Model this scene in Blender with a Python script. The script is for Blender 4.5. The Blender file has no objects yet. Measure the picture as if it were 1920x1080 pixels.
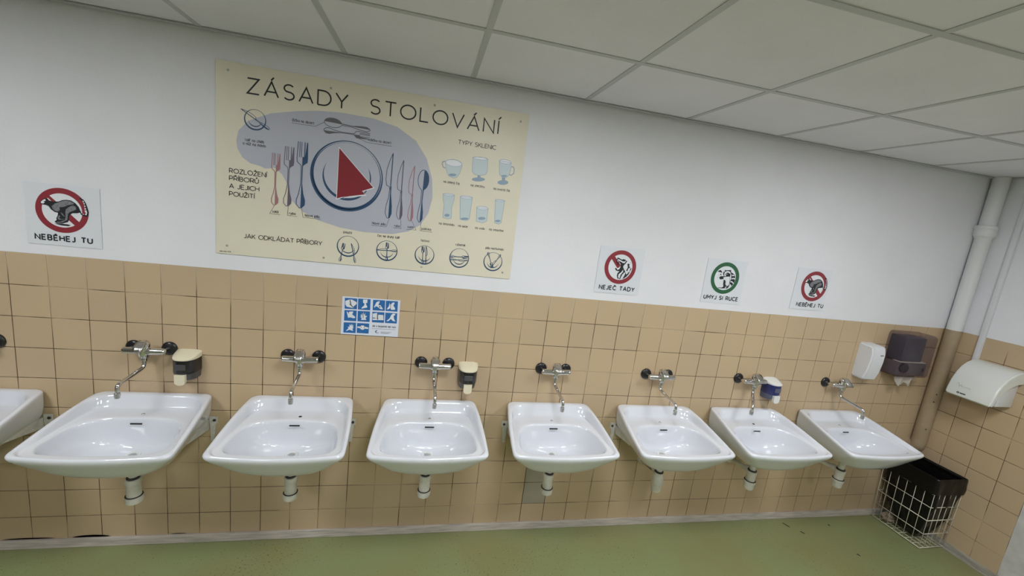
import bpy, bmesh, math, random, json
from mathutils import Vector, Matrix, noise
from mathutils.geometry import tessellate_polygon
random.seed(7)
PI=math.pi
C=bpy.context.scene.collection
# ---------------- camera ----------------
cam=bpy.data.cameras.new('camera'); co=bpy.data.objects.new('camera',cam); C.objects.link(co)
CR=Vector((0.974609,-0.189058,0.119976)); CU=Vector((-0.082797,0.193550,0.977590)); CF=Vector((0.208042,0.962702,-0.172982))
co.matrix_world=Matrix(((CR.x,CU.x,-CF.x,1.86238),(CR.y,CU.y,-CF.y,-2.25462),(CR.z,CU.z,-CF.z,1.97846),(0,0,0,1)))
cam.sensor_width=36; cam.lens=769.42/1920*36; cam.clip_start=.05
bpy.context.scene.camera=co
# ---------------- world, exposure ----------------
w=bpy.data.worlds.new('world'); bpy.context.scene.world=w; w.use_nodes=True
w.node_tree.nodes['Background'].inputs[0].default_value=(.8,.85,1,1); w.node_tree.nodes['Background'].inputs[1].default_value=.02
vs=bpy.context.scene.view_settings; vs.view_transform='Standard'; vs.look='None'; vs.gamma=1; vs.exposure=0.26; vs.use_curve_mapping=False
LAMP=24.0
LAMPCOL=(.95,.975,1.01)
# ---------------- materials ----------------
def mat(name, col, rough=.5, metal=0, bump=0, bscale=60, var=0, vscale=8, coat=0, spec=.5, trans=0, emit=None, stretch=None, varcol=None):
    m=bpy.data.materials.new(name); m.use_nodes=True; nt=m.node_tree; N=nt.nodes; L=nt.links
    b=N['Principled BSDF']; b.inputs['Base Color'].default_value=(*col,1); b.inputs['Roughness'].default_value=rough
    b.inputs['Metallic'].default_value=metal; b.inputs['Coat Weight'].default_value=coat; b.inputs['Coat Roughness'].default_value=.05
    b.inputs['Specular IOR Level'].default_value=spec; b.inputs['Transmission Weight'].default_value=trans
    if emit: b.inputs['Emission Color'].default_value=(*emit[0],1); b.inputs['Emission Strength'].default_value=emit[1]
    if bump or var:
        g=N.new('ShaderNodeNewGeometry'); mp=N.new('ShaderNodeMapping'); L.new(g.outputs['Position'],mp.inputs[0])
        if stretch: mp.inputs['Scale'].default_value=stretch
    if var:
        n=N.new('ShaderNodeTexNoise'); n.inputs['Scale'].default_value=vscale; n.inputs['Detail'].default_value=6; L.new(mp.outputs[0],n.inputs[0])
        r=N.new('ShaderNodeValToRGB'); L.new(n.outputs[0],r.inputs[0])
        c2=varcol or tuple(c*(1-var) for c in col)
        r.color_ramp.elements[0].position=.32; r.color_ramp.elements[0].color=(*c2,1)
        r.color_ramp.elements[1].position=.62; r.color_ramp.elements[1].color=(*col,1); L.new(r.outputs[0],b.inputs['Base Color'])
    if bump:
        n=N.new('ShaderNodeTexNoise'); n.inputs['Scale'].default_value=bscale; n.inputs['Detail'].default_value=4; L.new(mp.outputs[0],n.inputs[0])
        bp=N.new('ShaderNodeBump'); bp.inputs['Strength'].default_value=bump; bp.inputs['Distance'].default_value=.002; L.new(n.outputs[0],bp.inputs['Height']); L.new(bp.outputs[0],b.inputs['Normal'])
    return m
M={}
M['plaster']=mat('white wall paint',(.80,.80,.84),.75,bump=.25,bscale=90,var=.05,vscale=2.2)
M['rough']=mat('rough grey white plaster',(.62,.61,.59),.85,bump=.7,bscale=45,var=.18,vscale=14)
M['dim']=mat('grey brown wall paint',(.30,.28,.27),.8)  # unseen walls, coloured dark so the chrome reflects a dim room
M['panelc']=mat('ceiling panel',(.79,.775,.83),.9,bump=.35,bscale=260,var=.04,vscale=3)
M['tbar']=mat('ceiling rail paint',(.50,.51,.52),.5)
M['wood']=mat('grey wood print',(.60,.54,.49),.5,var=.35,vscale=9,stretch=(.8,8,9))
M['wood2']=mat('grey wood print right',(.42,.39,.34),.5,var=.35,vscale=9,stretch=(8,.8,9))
M['ceramic']=mat('white glazed ceramic',(.72,.74,.79),.05,coat=.6,spec=.55)
M['chrome']=mat('chrome',(.66,.65,.64),.09,metal=1)
M['chromed']=mat('dull chrome',(.55,.54,.52),.28,metal=1)
M['black']=mat('black rubber',(.012,.012,.013),.28)
M['blackm']=mat('black matte',(.01,.01,.01),.7)
M['pvc']=mat('off white pipe plastic',(.74,.72,.66),.35,var=.14,vscale=30)
M['pvcg']=mat('dark grey rubber sleeve',(.09,.09,.09),.5)
M['gasket']=mat('black gasket',(.03,.028,.025),.5)
M['steel']=mat('white painted steel bracket',(.66,.65,.60),.4,var=.2,vscale=40)
M['poster']=mat('cream printed board',(.76,.71,.57),.42,var=.04,vscale=5)
M['lilac']=mat('lilac print',(.47,.48,.56),.45)
M['ink']=mat('black print',(.012,.013,.017),.5)
M['inkg']=mat('grey print',(.12,.12,.13),.5)
M['navy']=mat('navy print',(.018,.062,.14),.45)
M['mauve']=mat('mauve print',(.13,.11,.16),.45)
M['rose']=mat('rose print',(.36,.17,.19),.45)
M['redp']=mat('deep red print',(.23,.012,.022),.45)
M['signred']=mat('sign red print',(.27,.030,.042),.4)
M['signgreen']=mat('sign green print',(.025,.12,.05),.4)
M['whitep']=mat('white print',(.76,.78,.82),.45)
M['bluep']=mat('hand poster blue print',(.022,.14,.40),.4)
M['lightblue']=mat('pale blue print',(.55,.64,.66),.45)
M['waterp']=mat('blue grey print',(.27,.36,.47),.45)
M['greyp']=mat('fur grey print',(.25,.25,.27),.5,var=.5,vscale=260)
M['paper']=mat('laminated white paper',(.73,.75,.80),.28,bump=.15,bscale=14)
M['paper2']=mat('white poster paper',(.72,.76,.86),.35)
M['cream']=mat('cream plastic',(.76,.70,.52),.3)
M['capw']=mat('white plastic cap',(.76,.77,.74),.3)
M['smokeb']=mat('dark smoked plastic',(.012,.011,.013),.15,coat=.3)
M['smokeg']=mat('grey smoked plastic',(.07,.07,.075),.25)
M['blueb']=mat('blue smoked plastic',(.018,.026,.13),.15,coat=.3)
M['blueg']=mat('grey blue smoked plastic',(.10,.11,.17),.25)
M['abs']=mat('white dispenser plastic',(.72,.73,.76),.3)
M['dryer']=mat('white enamel',(.74,.76,.72),.22,coat=.3)
M['pbeige']=mat('beige painted pipe',(.38,.29,.19),.45,var=.1,vscale=14)
M['pwhite']=mat('white painted pipe',(.74,.75,.76),.45)
M['wire']=mat('cream coated wire',(.66,.63,.52),.4)
M['bag']=mat('black bin bag',(.004,.004,.004),.3,bump=.5,bscale=18,spec=.3)
M['foil']=mat('crumpled clear wrapper',(.45,.48,.50),.2,coat=.4)
M['towel']=mat('paper towel',(.72,.68,.60),.9)
M['tow2']=mat('dusty paper',(.32,.25,.19),.9,var=.4,vscale=40)
M['stack']=mat('dark towel holder plastic',(.085,.085,.105),.35)
M['chassis']=mat('grey brown plastic',(.20,.17,.17),.4)
M['twig']=mat('brown debris',(.05,.04,.02),.8)
M['hole']=mat('dark hole',(.02,.015,.012),.9)
M['lamp']=mat('lamp diffuser',(.9,.9,.9),.5,emit=(LAMPCOL,LAMP))
def smoke(name,t,dark,fac):
    m=bpy.data.materials.new(name); m.use_nodes=True; nt=m.node_tree; N=nt.nodes; L=nt.links
    b=N['Principled BSDF']; b.inputs['Base Color'].default_value=(*dark,1); b.inputs['Roughness'].default_value=.12
    tr=N.new('ShaderNodeBsdfTransparent'); tr.inputs[0].default_value=(*t,1); mx=N.new('ShaderNodeMixShader'); mx.inputs[0].default_value=fac
    L.new(tr.outputs[0],mx.inputs[1]); L.new(b.outputs[0],mx.inputs[2]); L.new(mx.outputs[0],N['Material Output'].inputs[0]); return m
M['smoke']=smoke('smoked clear plastic',(.90,.87,.89),(.10,.09,.11),.14)
def tile_mat(name,a,b2):
    m=bpy.data.materials.new(name); m.use_nodes=True; nt=m.node_tree; N=nt.nodes; L=nt.links
    b=N['Principled BSDF']; b.inputs['Roughness'].default_value=.33; b.inputs['Specular IOR Level'].default_value=.4
    g=N.new('ShaderNodeNewGeometry'); n=N.new('ShaderNodeTexNoise'); n.inputs['Scale'].default_value=1.6; n.inputs['Detail'].default_value=3; L.new(g.outputs['Position'],n.inputs[0])
    oi=N.new('ShaderNodeObjectInfo'); mth=N.new('ShaderNodeMath'); mth.operation='MULTIPLY_ADD'; L.new(oi.outputs['Random'],mth.inputs[0]); mth.inputs[1].default_value=.35; mth.inputs[2].default_value=.1
    ad=N.new('ShaderNodeMath'); ad.operation='ADD'; L.new(n.outputs[0],ad.inputs[0]); L.new(mth.outputs[0],ad.inputs[1])
    r=N.new('ShaderNodeValToRGB'); r.color_ramp.elements[0].position=.5; r.color_ramp.elements[1].position=1.0
    r.color_ramp.elements[0].color=(*a,1); r.color_ramp.elements[1].color=(*b2,1); L.new(ad.outputs[0],r.inputs[0]); L.new(r.outputs[0],b.inputs['Base Color'])
    n2=N.new('ShaderNodeTexNoise'); n2.inputs['Scale'].default_value=9; L.new(g.outputs['Position'],n2.inputs[0])
    bp=N.new('ShaderNodeBump'); bp.inputs['Strength'].default_value=.12; bp.inputs['Distance'].default_value=.004; L.new(n2.outputs[0],bp.inputs['Height']); L.new(bp.outputs[0],b.inputs['Normal'])
    return m
M['tile']=tile_mat('beige glazed tile',(.565,.425,.265),(.52,.395,.26))
M['tile2']=tile_mat('greyish glazed tile',(.37,.33,.25),(.35,.31,.25))
def grout_mat():
    m=bpy.data.materials.new('tile grout'); m.use_nodes=True; nt=m.node_tree; N=nt.nodes; L=nt.links
    b=N['Principled BSDF']; b.inputs['Roughness'].default_value=.9
    g=N.new('ShaderNodeNewGeometry'); n=N.new('ShaderNodeTexNoise'); n.inputs['Scale'].default_value=3.2; n.inputs['Detail'].default_value=2; L.new(g.outputs['Position'],n.inputs[0])
    r=N.new('ShaderNodeValToRGB'); e=r.color_ramp.elements; e[0].position=.40; e[0].color=(.50,.40,.28,1); e[1].position=.50; e[1].color=(.055,.032,.016,1); L.new(n.outputs[0],r.inputs[0])
    s=N.new('ShaderNodeSeparateXYZ'); L.new(g.outputs['Position'],s.inputs[0])
    a=N.new('ShaderNodeMapRange'); a.inputs[1].default_value=1.43; a.inputs[2].default_value=1.50; L.new(s.outputs[2],a.inputs[0])
    mx=N.new('ShaderNodeMix'); mx.data_type='RGBA'; L.new(a.outputs[0],mx.inputs[0]); L.new(r.outputs[0],mx.inputs[6]); mx.inputs[7].default_value=(.62,.56,.46,1); L.new(mx.outputs[2],b.inputs['Base Color']); return m
M['grout']=grout_mat()
def floor_mat():
    m=bpy.data.materials.new('green vinyl floor'); m.use_nodes=True; nt=m.node_tree; N=nt.nodes; L=nt.links
    b=N['Principled BSDF']; b.inputs['Roughness'].default_value=.38
    g=N.new('ShaderNodeNewGeometry')
    n=N.new('ShaderNodeTexNoise'); n.inputs['Scale'].default_value=2.0; n.inputs['Detail'].default_value=8; L.new(g.outputs['Position'],n.inputs[0])
    r=N.new('ShaderNodeValToRGB'); e=r.color_ramp.elements; e[0].position=.35; e[0].color=(.25,.25,.108,1); e[1].position=.65; e[1].color=(.245,.285,.13,1); L.new(n.outputs[0],r.inputs[0])
    n2=N.new('ShaderNodeTexNoise'); n2.inputs['Scale'].default_value=110; n2.inputs['Detail'].default_value=2; L.new(g.outputs['Position'],n2.inputs[0])
    n3=N.new('ShaderNodeTexNoise'); n3.inputs['Scale'].default_value=1.3; L.new(g.outputs['Position'],n3.inputs[0])
    ad=N.new('ShaderNodeMath'); ad.operation='MULTIPLY_ADD'; L.new(n3.outputs[0],ad.inputs[0]); ad.inputs[1].default_value=.25; L.new(n2.outputs[0],ad.inputs[2])
    r2=N.new('ShaderNodeValToRGB'); e=r2.color_ramp.elements; e[0].position=.80; e[0].color=(0,0,0,1); e[1].position=.86; e[1].color=(1,1,1,1); L.new(ad.outputs[0],r2.inputs[0])
    mx=N.new('ShaderNodeMix'); mx.data_type='RGBA'; L.new(r2.outputs[0],mx.inputs[0]); L.new(r.outputs[0],mx.inputs[6]); mx.inputs[7].default_value=(.07,.08,.035,1); L.new(mx.outputs[2],b.inputs['Base Color'])
    bp=N.new('ShaderNodeBump'); bp.inputs['Strength'].default_value=.3; bp.inputs['Distance'].default_value=.001; L.new(n2.outputs[0],bp.inputs['Height']); L.new(bp.outputs[0],b.inputs['Normal'])
    return m
M['floor']=floor_mat()
# ---------------- helpers ----------------
def mesh(name,bm,mats,smooth=False):
    me=bpy.data.meshes.new(name); bm.to_mesh(me); bm.free()
    for m in (mats if isinstance(mats,(list,tuple)) else [mats]): me.materials.append(m)
    if smooth:
        for p in me.polygons: p.use_smooth=True
    return me
def obj(name,bm,mats,parent=None,smooth=False,sub=0,auto=None,loc=None):
    me=bm if isinstance(bm,bpy.types.Mesh) else mesh(name,bm,mats,smooth)
    o=bpy.data.objects.new(name,me); C.objects.link(o)
    if parent: o.parent=parent
    if loc: o.location=loc
    if sub: s=o.modifiers.new('s','SUBSURF'); s.levels=sub; s.render_levels=sub
    if auto is not None:
        for p in me.polygons: p.use_smooth=True
        me.set_sharp_from_angle(angle=math.radians(auto))
    return o
def tag(o,label=None,cat=None,group=None,kind=None):
    if label: o['label']=label
    if cat: o['category']=cat
    if group: o['group']=group
    if kind: o['kind']=kind
    return o
def thing(name,label,cat,loc=(0,0,0),group=None):
    o=bpy.data.objects.new(name,None); o.empty_display_size=.05; C.objects.link(o); o.location=loc
    return tag(o,label,cat,group)
def box(bm,x0,x1,y0,y1,z0,z1,bev=0,seg=2,mi=0):
    r=bmesh.ops.create_cube(bm,size=1); vs_=r['verts']
    for v in vs_: v.co=Vector(((x0+x1)/2+v.co.x*(x1-x0),(y0+y1)/2+v.co.y*(y1-y0),(z0+z1)/2+v.co.z*(z1-z0)))
    fs=list({f for v in vs_ for f in v.link_faces})
    for f in fs: f.material_index=mi
    if bev:
        es=list({e for v in vs_ for e in v.link_edges}); bmesh.ops.bevel(bm,geom=es,offset=bev,segments=seg,affect='EDGES',profile=.5)
    return bm
def bx(*a,**k): return box(bmesh.new(),*a,**k)
def lathe(bm,prof,c=(0,0,0),axis='Z',n=24,caps=True):
    """prof: list of (r, h) along the axis"""
    rings=[]
    for r,h in prof:
        ring=[]
        for i in range(n):
            a=2*PI*i/n; x,y=r*math.cos(a),r*math.sin(a)
            p={'Z':(x,y,h),'Y':(x,-h,y),'X':(h,x,y)}[axis]
            ring.append(bm.verts.new((p[0]+c[0],p[1]+c[1],p[2]+c[2])))
        rings.append(ring)
    for a,b in zip(rings,rings[1:]):
        for i in range(n): bm.faces.new((a[i],a[(i+1)%n],b[(i+1)%n],b[i]))
    if caps:
        bm.faces.new(rings[0][::-1]); bm.faces.new(rings[-1])
    bmesh.ops.recalc_face_normals(bm,faces=bm.faces); return bm
def smooth_path(pts,rad,seg=6):
    """fillet the corners of a polyline"""
    P=[Vector(p) for p in pts]; out=[P[0]]
    for a,b,c in zip(P,P[1:],P[2:]):
        r=min(rad,(a-b).length*.49,(c-b).length*.49); s=b+(a-b).normalized()*r; e=b+(c-b).normalized()*r
        for k in range(seg+1):
            t=k/seg; out.append(s*(1-t)**2+b*2*t*(1-t)+e*t*t)
    out.append(P[-1]); return out
def tube(bm,pts,r,n=10,caps=True):
    P=[Vector(p) for p in pts]; rings=[]; up=None
    for i,p in enumerate(P):
        d=(P[min(i+1,len(P)-1)]-P[max(i-1,0)]).normalized()
        if up is None:
            up=Vector((0,0,1)) if abs(d.z)<.9 else Vector((1,0,0))
        s=d.cross(up).normalized(); up=s.cross(d).normalized()
        rr=r[i] if isinstance(r,(list,tuple)) else r
        rings.append([bm.verts.new(p+s*rr*math.cos(2*PI*k/n)+up*rr*math.sin(2*PI*k/n)) for k in range(n)])
    for a,b in zip(rings,rings[1:]):
        for i in range(n): bm.faces.new((a[i],a[(i+1)%n],b[(i+1)%n],b[i]))
    if caps: bm.faces.new(rings[0][::-1]); bm.faces.new(rings[-1])
    bmesh.ops.recalc_face_normals(bm,faces=bm.faces); return bm
# ---- flat print, drawn in the x-z plane of a sheet facing -y ----
def polys(lst,off):
    bm=bmesh.new()
    for p in lst:
        flat(bm,p,off)
    return bm
def clean(p):
    out=[]
    for q in p:
        if not out or (Vector(q)-Vector(out[-1])).length>2e-5: out.append(tuple(q))
    return out
EPS=[0]
def jit(): EPS[0]=(EPS[0]+1)%12; return EPS[0]*1.6e-5
def flat(bm,p,off):
    p=clean(p); o_=off+jit(); vs_=[bm.verts.new((a,-o_,b)) for a,b in p]
    for t in tessellate_polygon([[Vector((a,b,0)) for a,b in p]]):
        try: bm.faces.new([vs_[i] for i in t])
        except ValueError: pass
def ribbon(bm,pts,wd,off,closed=False):
    pts=clean(pts); n=len(pts); off=off+jit()
    if n<2: return
    P=[Vector(p) for p in pts]; W_=wd if isinstance(wd,(list,tuple)) else [wd]*n
    L_=[];R_=[]
    for i in range(n):
        if closed: a=P[i-1]; c=P[(i+1)%n]
        else: a=P[max(i-1,0)]; c=P[min(i+1,n-1)]
        b=P[i]
        d1=(b-a).normalized() if (b-a).length>1e-9 else (c-b).normalized(); d2=(c-b).normalized() if (c-b).length>1e-9 else d1
        t=(d1+d2); t=t.normalized() if t.length>1e-6 else d1
        nn=Vector((-t.y,t.x)); k=max(.45,abs(nn.dot(Vector((-d1.y,d1.x)))))
        h=W_[i]/2/k
        q=b+(0 if closed else 0)*d1
        L_.append(bm.verts.new((q.x+nn.x*h,-off,q.y+nn.y*h))); R_.append(bm.verts.new((q.x-nn.x*h,-off,q.y-nn.y*h)))
    for i in range(n if closed else n-1):
        j=(i+1)%n; bm.faces.new((L_[i],L_[j],R_[j],R_[i]))
def arc(cx,cy,rx,ry,a0,a1,n=10): return [(cx+rx*math.cos(math.radians(a0+(a1-a0)*i/n)),cy+ry*math.sin(math.radians(a0+(a1-a0)*i/n))) for i in range(n+1)]
G={}
def g(ch,w_,*st): G[ch]=(w_,st)
g('A',.80,[(0,0),(.4,1),(.8,0)],[(.13,.32),(.67,.32)]); g('B',.62,[(.35,.53),(0,.53)],[(0,0),(0,1),(.33,1)]+arc(.33,.765,.22,.235,90,-90)+[(0.33,.53)]+arc(.34,.265,.26,.265,90,-90)+[(0,0)])
g('C',.80,arc(.5,.5,.5,.5,48,312,16)); g('D',.78,[(0,0),(0,1),(.32,1)]+arc(.32,.5,.46,.5,90,-90,14)+[(0,0)])
g('E',.58,[(.56,1),(0,1),(0,0),(.58,0)],[(0,.52),(.5,.52)]); g('H',.70,[(0,0),(0,1)],[(.7,0),(.7,1)],[(0,.52),(.7,.52)]); g('I',.02,[(.01,0),(.01,1)])
g('J',.44,[(.42,1),(.42,.28)]+arc(.20,.25,.22,.25,0,-150,8)); g('K',.66,[(0,0),(0,1)],[(.62,1),(0,.36)],[(.22,.58),(.66,0)]); g('L',.54,[(0,1),(0,0),(.54,0)])
g('M',.86,[(0,0),(0,1),(.43,.35),(.86,1),(.86,0)]); g('N',.72,[(0,0),(0,1),(.72,0),(.72,1)]); g('O',.98,arc(.49,.5,.49,.5,0,360,24)); g('P',.62,[(0,0),(0,1),(.34,1)]+arc(.34,.7,.27,.3,90,-90)+[(0,.4)])
g('R',.64,[(0,0),(0,1),(.34,1)]+arc(.34,.7,.27,.3,90,-90)+[(0,.4)],[(.36,.4),(.64,0)]); g('S',.62,arc(.31,.75,.28,.25,35,240,10)+arc(.31,.25,.3,.26,65,-145,10)); g('T',.70,[(0,1),(.7,1)],[(.35,1),(.35,0)])
g('U',.70,[(0,1),(0,.34)]+arc(.35,.34,.35,.34,180,360,12)+[(.7,1)]); g('V',.78,[(0,1),(.39,0),(.78,1)]); g('Y',.72,[(0,1),(.36,.45),(.72,1)],[(.36,.45),(.36,0)]); g('Z',.66,[(0,1),(.64,1),(0,0),(.66,0)])
x=.68
g('a',.5,arc(.25,x/2,.25,x/2,0,360,14),[(.5,x),(.5,0)]); g('b',.5,arc(.25,x/2,.25,x/2,0,360,14),[(0,1),(0,0)]); g('c',.44,arc(.25,x/2,.25,x/2,45,315,10)); g('d',.5,arc(.25,x/2,.25,x/2,0,360,14),[(.5,1),(.5,0)])
g('e',.5,[(.02,x/2),(.5,x/2)]+arc(.25,x/2,.25,x/2,0,310,12)); g('h',.42,[(0,1),(0,0)],[(0,.4)]+arc(.21,x-.24,.21,.24,180,0,8)+[(.42,0)]); g('i',.06,[(.03,x),(.03,0)],[(.03,.9),(.03,.84)]); g('j',.1,[(.08,x),(.08,-.15),(0,-.25)],[(.08,.9),(.08,.84)])
g('k',.42,[(0,1),(0,0)],[(.4,x),(0,.26)],[(.14,.38),(.42,0)]); g('l',.06,[(.03,1),(.03,0)]); g('m',.72,[(0,x),(0,0)],[(0,.4)]+arc(.18,x-.2,.18,.2,180,0,6)+[(.36,0)],[(.36,.4)]+arc(.54,x-.2,.18,.2,180,0,6)+[(.72,0)])
g('n',.42,[(0,x),(0,0)],[(0,.4)]+arc(.21,x-.24,.21,.24,180,0,8)+[(.42,0)]); g('o',.5,arc(.25,x/2,.25,x/2,0,360,14)); g('p',.5,arc(.25,x/2,.25,x/2,0,360,14),[(0,x),(0,-.3)]); g('r',.28,[(0,x),(0,0)],[(0,.4),(.1,x-.04),(.28,x)])
g('s',.38,[(.36,x-.08),(.2,x),(.04,x-.14),(.32,.22),(.2,0),(0,.1)]); g('t',.3,[(.12,.92),(.12,.06),(.28,0)],[(0,x),(.28,x)]); g('u',.42,[(0,x),(0,.22)]+arc(.21,.22,.21,.22,180,360,8)+[(.42,x)],[(.42,.2),(.42,0)]); g('v',.44,[(0,x),(.22,0),(.44,x)])
g('y',.44,[(0,x),(.22,0)],[(.44,x),(.14,-.3)]); g('z',.4,[(0,x),(.38,x),(0,0),(.4,0)]); g('-',.3,[(0,.4),(.3,.4)]); g('1',.2,[(0,.8),(.15,1),(.15,0)]); g('3',.4,arc(.2,.75,.2,.25,150,-80,8)+arc(.2,.25,.2,.27,80,-150,8)); g('4',.5,[(.35,0),(.35,1),(0,.3),(.5,.3)])
def acc(base,ch,kind):
    w_,st=G[base]; c=w_/2; t=1.0 if base.isupper() else x; st=list(st)
    if base in 'ij': st=st[:1]
    if kind=='a': st.append([(c-.03,t+.1),(c+.13,t+.3)])
    if kind=='c': st.append([(c-.15,t+.3),(c,t+.12),(c+.15,t+.3)])
    if kind=='r': st.append(arc(c,t+.2,.1,.1,0,360,8))
    G[ch]=(w_,st)
for b,c,k in [('A','Á','a'),('I','Í','a'),('Z','Ž','c'),('R','Ř','c'),('U','Ů','r'),('C','Č','c'),('E','Ě','c'),('a','á','a'),('i','í','a'),('e','é','a'),('y','ý','a'),('u','ů','r'),('c','č','c'),('r','ř','c'),('z','ž','c'),('e','ě','c')]: acc(b,c,k)
def text(bm,s,x0,z0,x1,h,sw,off,gap=.24,space=.55):
    """stroke lettering fitted between x0 and x1"""
    tot=sum((G[c][0] if c!=' ' else space-gap) for c in s)+gap*(len(s)-1)
    k=(x1-x0-sw)/tot; px=x0+sw/2
    for c in s:
        if c==' ': px+=space*k; continue
        w_,st=G[c]
        for line in st:
            pts=[(px+a*k,z0+b*h) for a,b in line]
            d=[pts[0]]
            for q in pts[1:]:
                if (Vector(q)-Vector(d[-1])).length>h*.01: d.append(q)
            if len(d)>1:
                # extend the open ends by half a stroke
                ribbon(bm,d,sw,off)
        px+=(w_+gap)*k
# ---------------- setting ----------------
P=.152; ZT=1.545; CZ=2.63; XR=5.69; XL=-3.0; YB=-5.0
bm=bx(XL,XR+.2,.0015,.2,ZT,2.9); box(bm,XL,XR+.2,.003,.2,-.1,ZT,mi=1)
wb=tag(obj('wall_back',bm,[M['plaster'],M['grout']]),'white plastered wall above a beige tiled dado, behind the washbasins','wall',kind='structure')
bm=bx(XR+.0015,XR+.2,YB,.0,ZT,2.9); box(bm,XR+.003,XR+.2,-.623,.0,-.1,ZT,mi=1); box(bm,XR+.0015,XR+.2,YB,-.623,-.1,ZT,mi=2)
wr=tag(obj('wall_right',bm,[M['plaster'],M['grout'],M['rough']]),'narrow wall with beige tiles under white paint, behind the hand dryer','wall',kind='structure')
tag(obj('wall_left',bx(XL-.2,XL,YB,.2,-.1,2.9),M['dim']),'white wall outside the left edge of the view','wall',kind='structure')
tag(obj('wall_front',bx(XL-.2,XR+.2,YB-.2,YB,-.1,2.9),M['dim']),'white wall behind the camera','wall',kind='structure')
tag(obj('floor',bx(XL-.2,XR+.2,YB-.2,.2,-.1,0),M['floor']),'speckled olive green vinyl floor','floor',kind='structure')
# tiles
def tile_mesh(w_,h_,name='tile'):
    bm=bmesh.new(); box(bm,-w_/2,w_/2,0,.010,-h_/2,h_/2)
    es=[e for e in bm.edges if all(abs(v.co.y)<1e-6 for v in e.verts)]
    bmesh.ops.bevel(bm,geom=es,offset=.0012,segments=1,affect='EDGES'); return mesh(name,bm,M['tile'])
GAP=.0032
TM=tile_mesh(P-GAP,P-GAP); TM2=TM.copy(); TM2.materials[0]=M['tile2']
HB=P-GAP; TMB=tile_mesh(P-GAP,ZT-10*P-GAP/2)      # cut bottom row
def put_tile(me,x_,z_,parent,rot=0,y_=0,nm='tile'):
    o=bpy.data.objects.new(nm,me); C.objects.link(o); o.parent=parent; o.location=(x_,y_+random.uniform(0,.0006),z_)
    o.rotation_euler=(random.uniform(-.0015,.0015),0,rot+random.uniform(-.0015,.0015)); return o
far=bmesh.new(); cnt=0
for c in range(-1,38):
    for r in range(11):
        xc=(c+.5)*P
        if r<10: zc=ZT-(r+.5)*P; hh=P-GAP
        else: hh=ZT-10*P-GAP/2; zc=hh/2
        if c<26 and r<11:
            me=TM if r<10 else TMB
            if (c,r) in ((17,7),(17,8)): me=TM2
            o=put_tile(me,xc,zc,wb); cnt+=1
            if me is TM2: o['label']='greyish replacement tile'
        else:
            x1=min(xc+(P-GAP)/2,XR-.004)
            box(far,xc-(P-GAP)/2,x1,random.uniform(0,.0006),.010,zc-hh/2,zc+hh/2)
o=obj('tile_field',far,M['tile'],wb); o['kind']='stuff'
for j,(y0,y1) in enumerate([(-.003,-.022),(-.0245,-.1735),(-.1765,-.3255),(-.3285,-.4775),(-.4805,-.620)]):
    wt=y0-y1; m1=tile_mesh(wt,P-GAP); m2=tile_mesh(wt,ZT-10*P-GAP/2)
    for r in range(11):
        me=m1 if r<10 else m2; zc=ZT-(r+.5)*P if r<10 else (ZT-10*P-GAP/2)/2
        o=put_tile(me,0,zc,wr,0); o.location=(XR+random.uniform(0,.0006),(y0+y1)/2,zc); o.rotation_euler=(0,0,-PI/2)
# chipped dark hollows above the skirting at the left
for x0,x1,h in ((-.13,.10,.007),(.17,.345,.012),(.62,.70,.004)):
    bm=bmesh.new(); vs_=[bm.verts.new((x0+(x1-x0)*i/12,-.0025,.052+h*math.sin(PI*i/12)**.6)) for i in range(13)]; bm.faces.new(vs_)
    bmesh.ops.solidify(bm,geom=bm.faces[:],thickness=.002); obj('chipped_edge',bm,M['hole'],wb)
# skirting boards
bm=bmesh.new(); box(bm,XL,XR-.013,-.012,.002,0,.050,bev=.003,seg=2); tag(obj('baseboard_back',bm,M['wood']),'grey wood-look skirting strip under the washbasin wall','baseboard',kind='structure')
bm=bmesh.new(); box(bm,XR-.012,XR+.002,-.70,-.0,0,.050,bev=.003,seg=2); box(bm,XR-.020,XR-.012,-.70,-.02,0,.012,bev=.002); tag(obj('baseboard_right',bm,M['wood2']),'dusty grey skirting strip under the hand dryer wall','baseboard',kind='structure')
# ceiling
CG=.6106; CX0=2.626-10*CG
ce=tag(obj('ceiling',bx(XL-.2,XR+.2,YB-.2,.2,2.80,2.9),M['panelc']),'white suspended ceiling of square panels in a metal grid','ceiling',kind='structure')
pm=bmesh.new(); box(pm,-CG/2+.002,CG/2-.002,-CG/2+.002,CG/2-.002,0,.012); pm=mesh('ceiling_panel',pm,M['panelc'])
lamps=[(0,2),(3,2),(-4,2),(0,6),(3,6),(-4,6)]   # cell index from x=2.016, row
lampcells={(k0,r) for k0,r in lamps}
for i in range(16):
    x0=CX0+i*CG
    if x0+CG<XL or x0>XR-.05: continue
    for j in range(9):
        if (i-9,j) in lampcells: continue
        xa=max(x0,XL); xb=min(x0+CG,XR-.004); yb=-j*CG-.004 if j==0 else -j*CG; ya=max(-(j+1)*CG,YB)
        if xb-xa>.05 and yb-ya>.05:
            if abs(xb-xa-CG)<.001 and abs(yb-ya-CG)<.001: me=pm; l=((xa+xb)/2,(ya+yb)/2,CZ+.002)
            else: b_=bmesh.new(); box(b_,-(xb-xa)/2,(xb-xa)/2,-(yb-ya)/2,(yb-ya)/2,0,.012); me=mesh('ceiling_panel',b_,M['panelc']); l=((xa+xb)/2,(ya+yb)/2,CZ+.002)
            o=bpy.data.objects.new('ceiling_panel',me); C.objects.link(o); o.parent=ce; o.location=l
for i in range(16):
    x0=CX0+i*CG
    if x0<XL+.03 or x0>XR-.03: continue
    obj('ceiling_rail',bx(x0-.012,x0+.012,YB,-.024,CZ-.001,CZ+.02),M['tbar'],ce)
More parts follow.
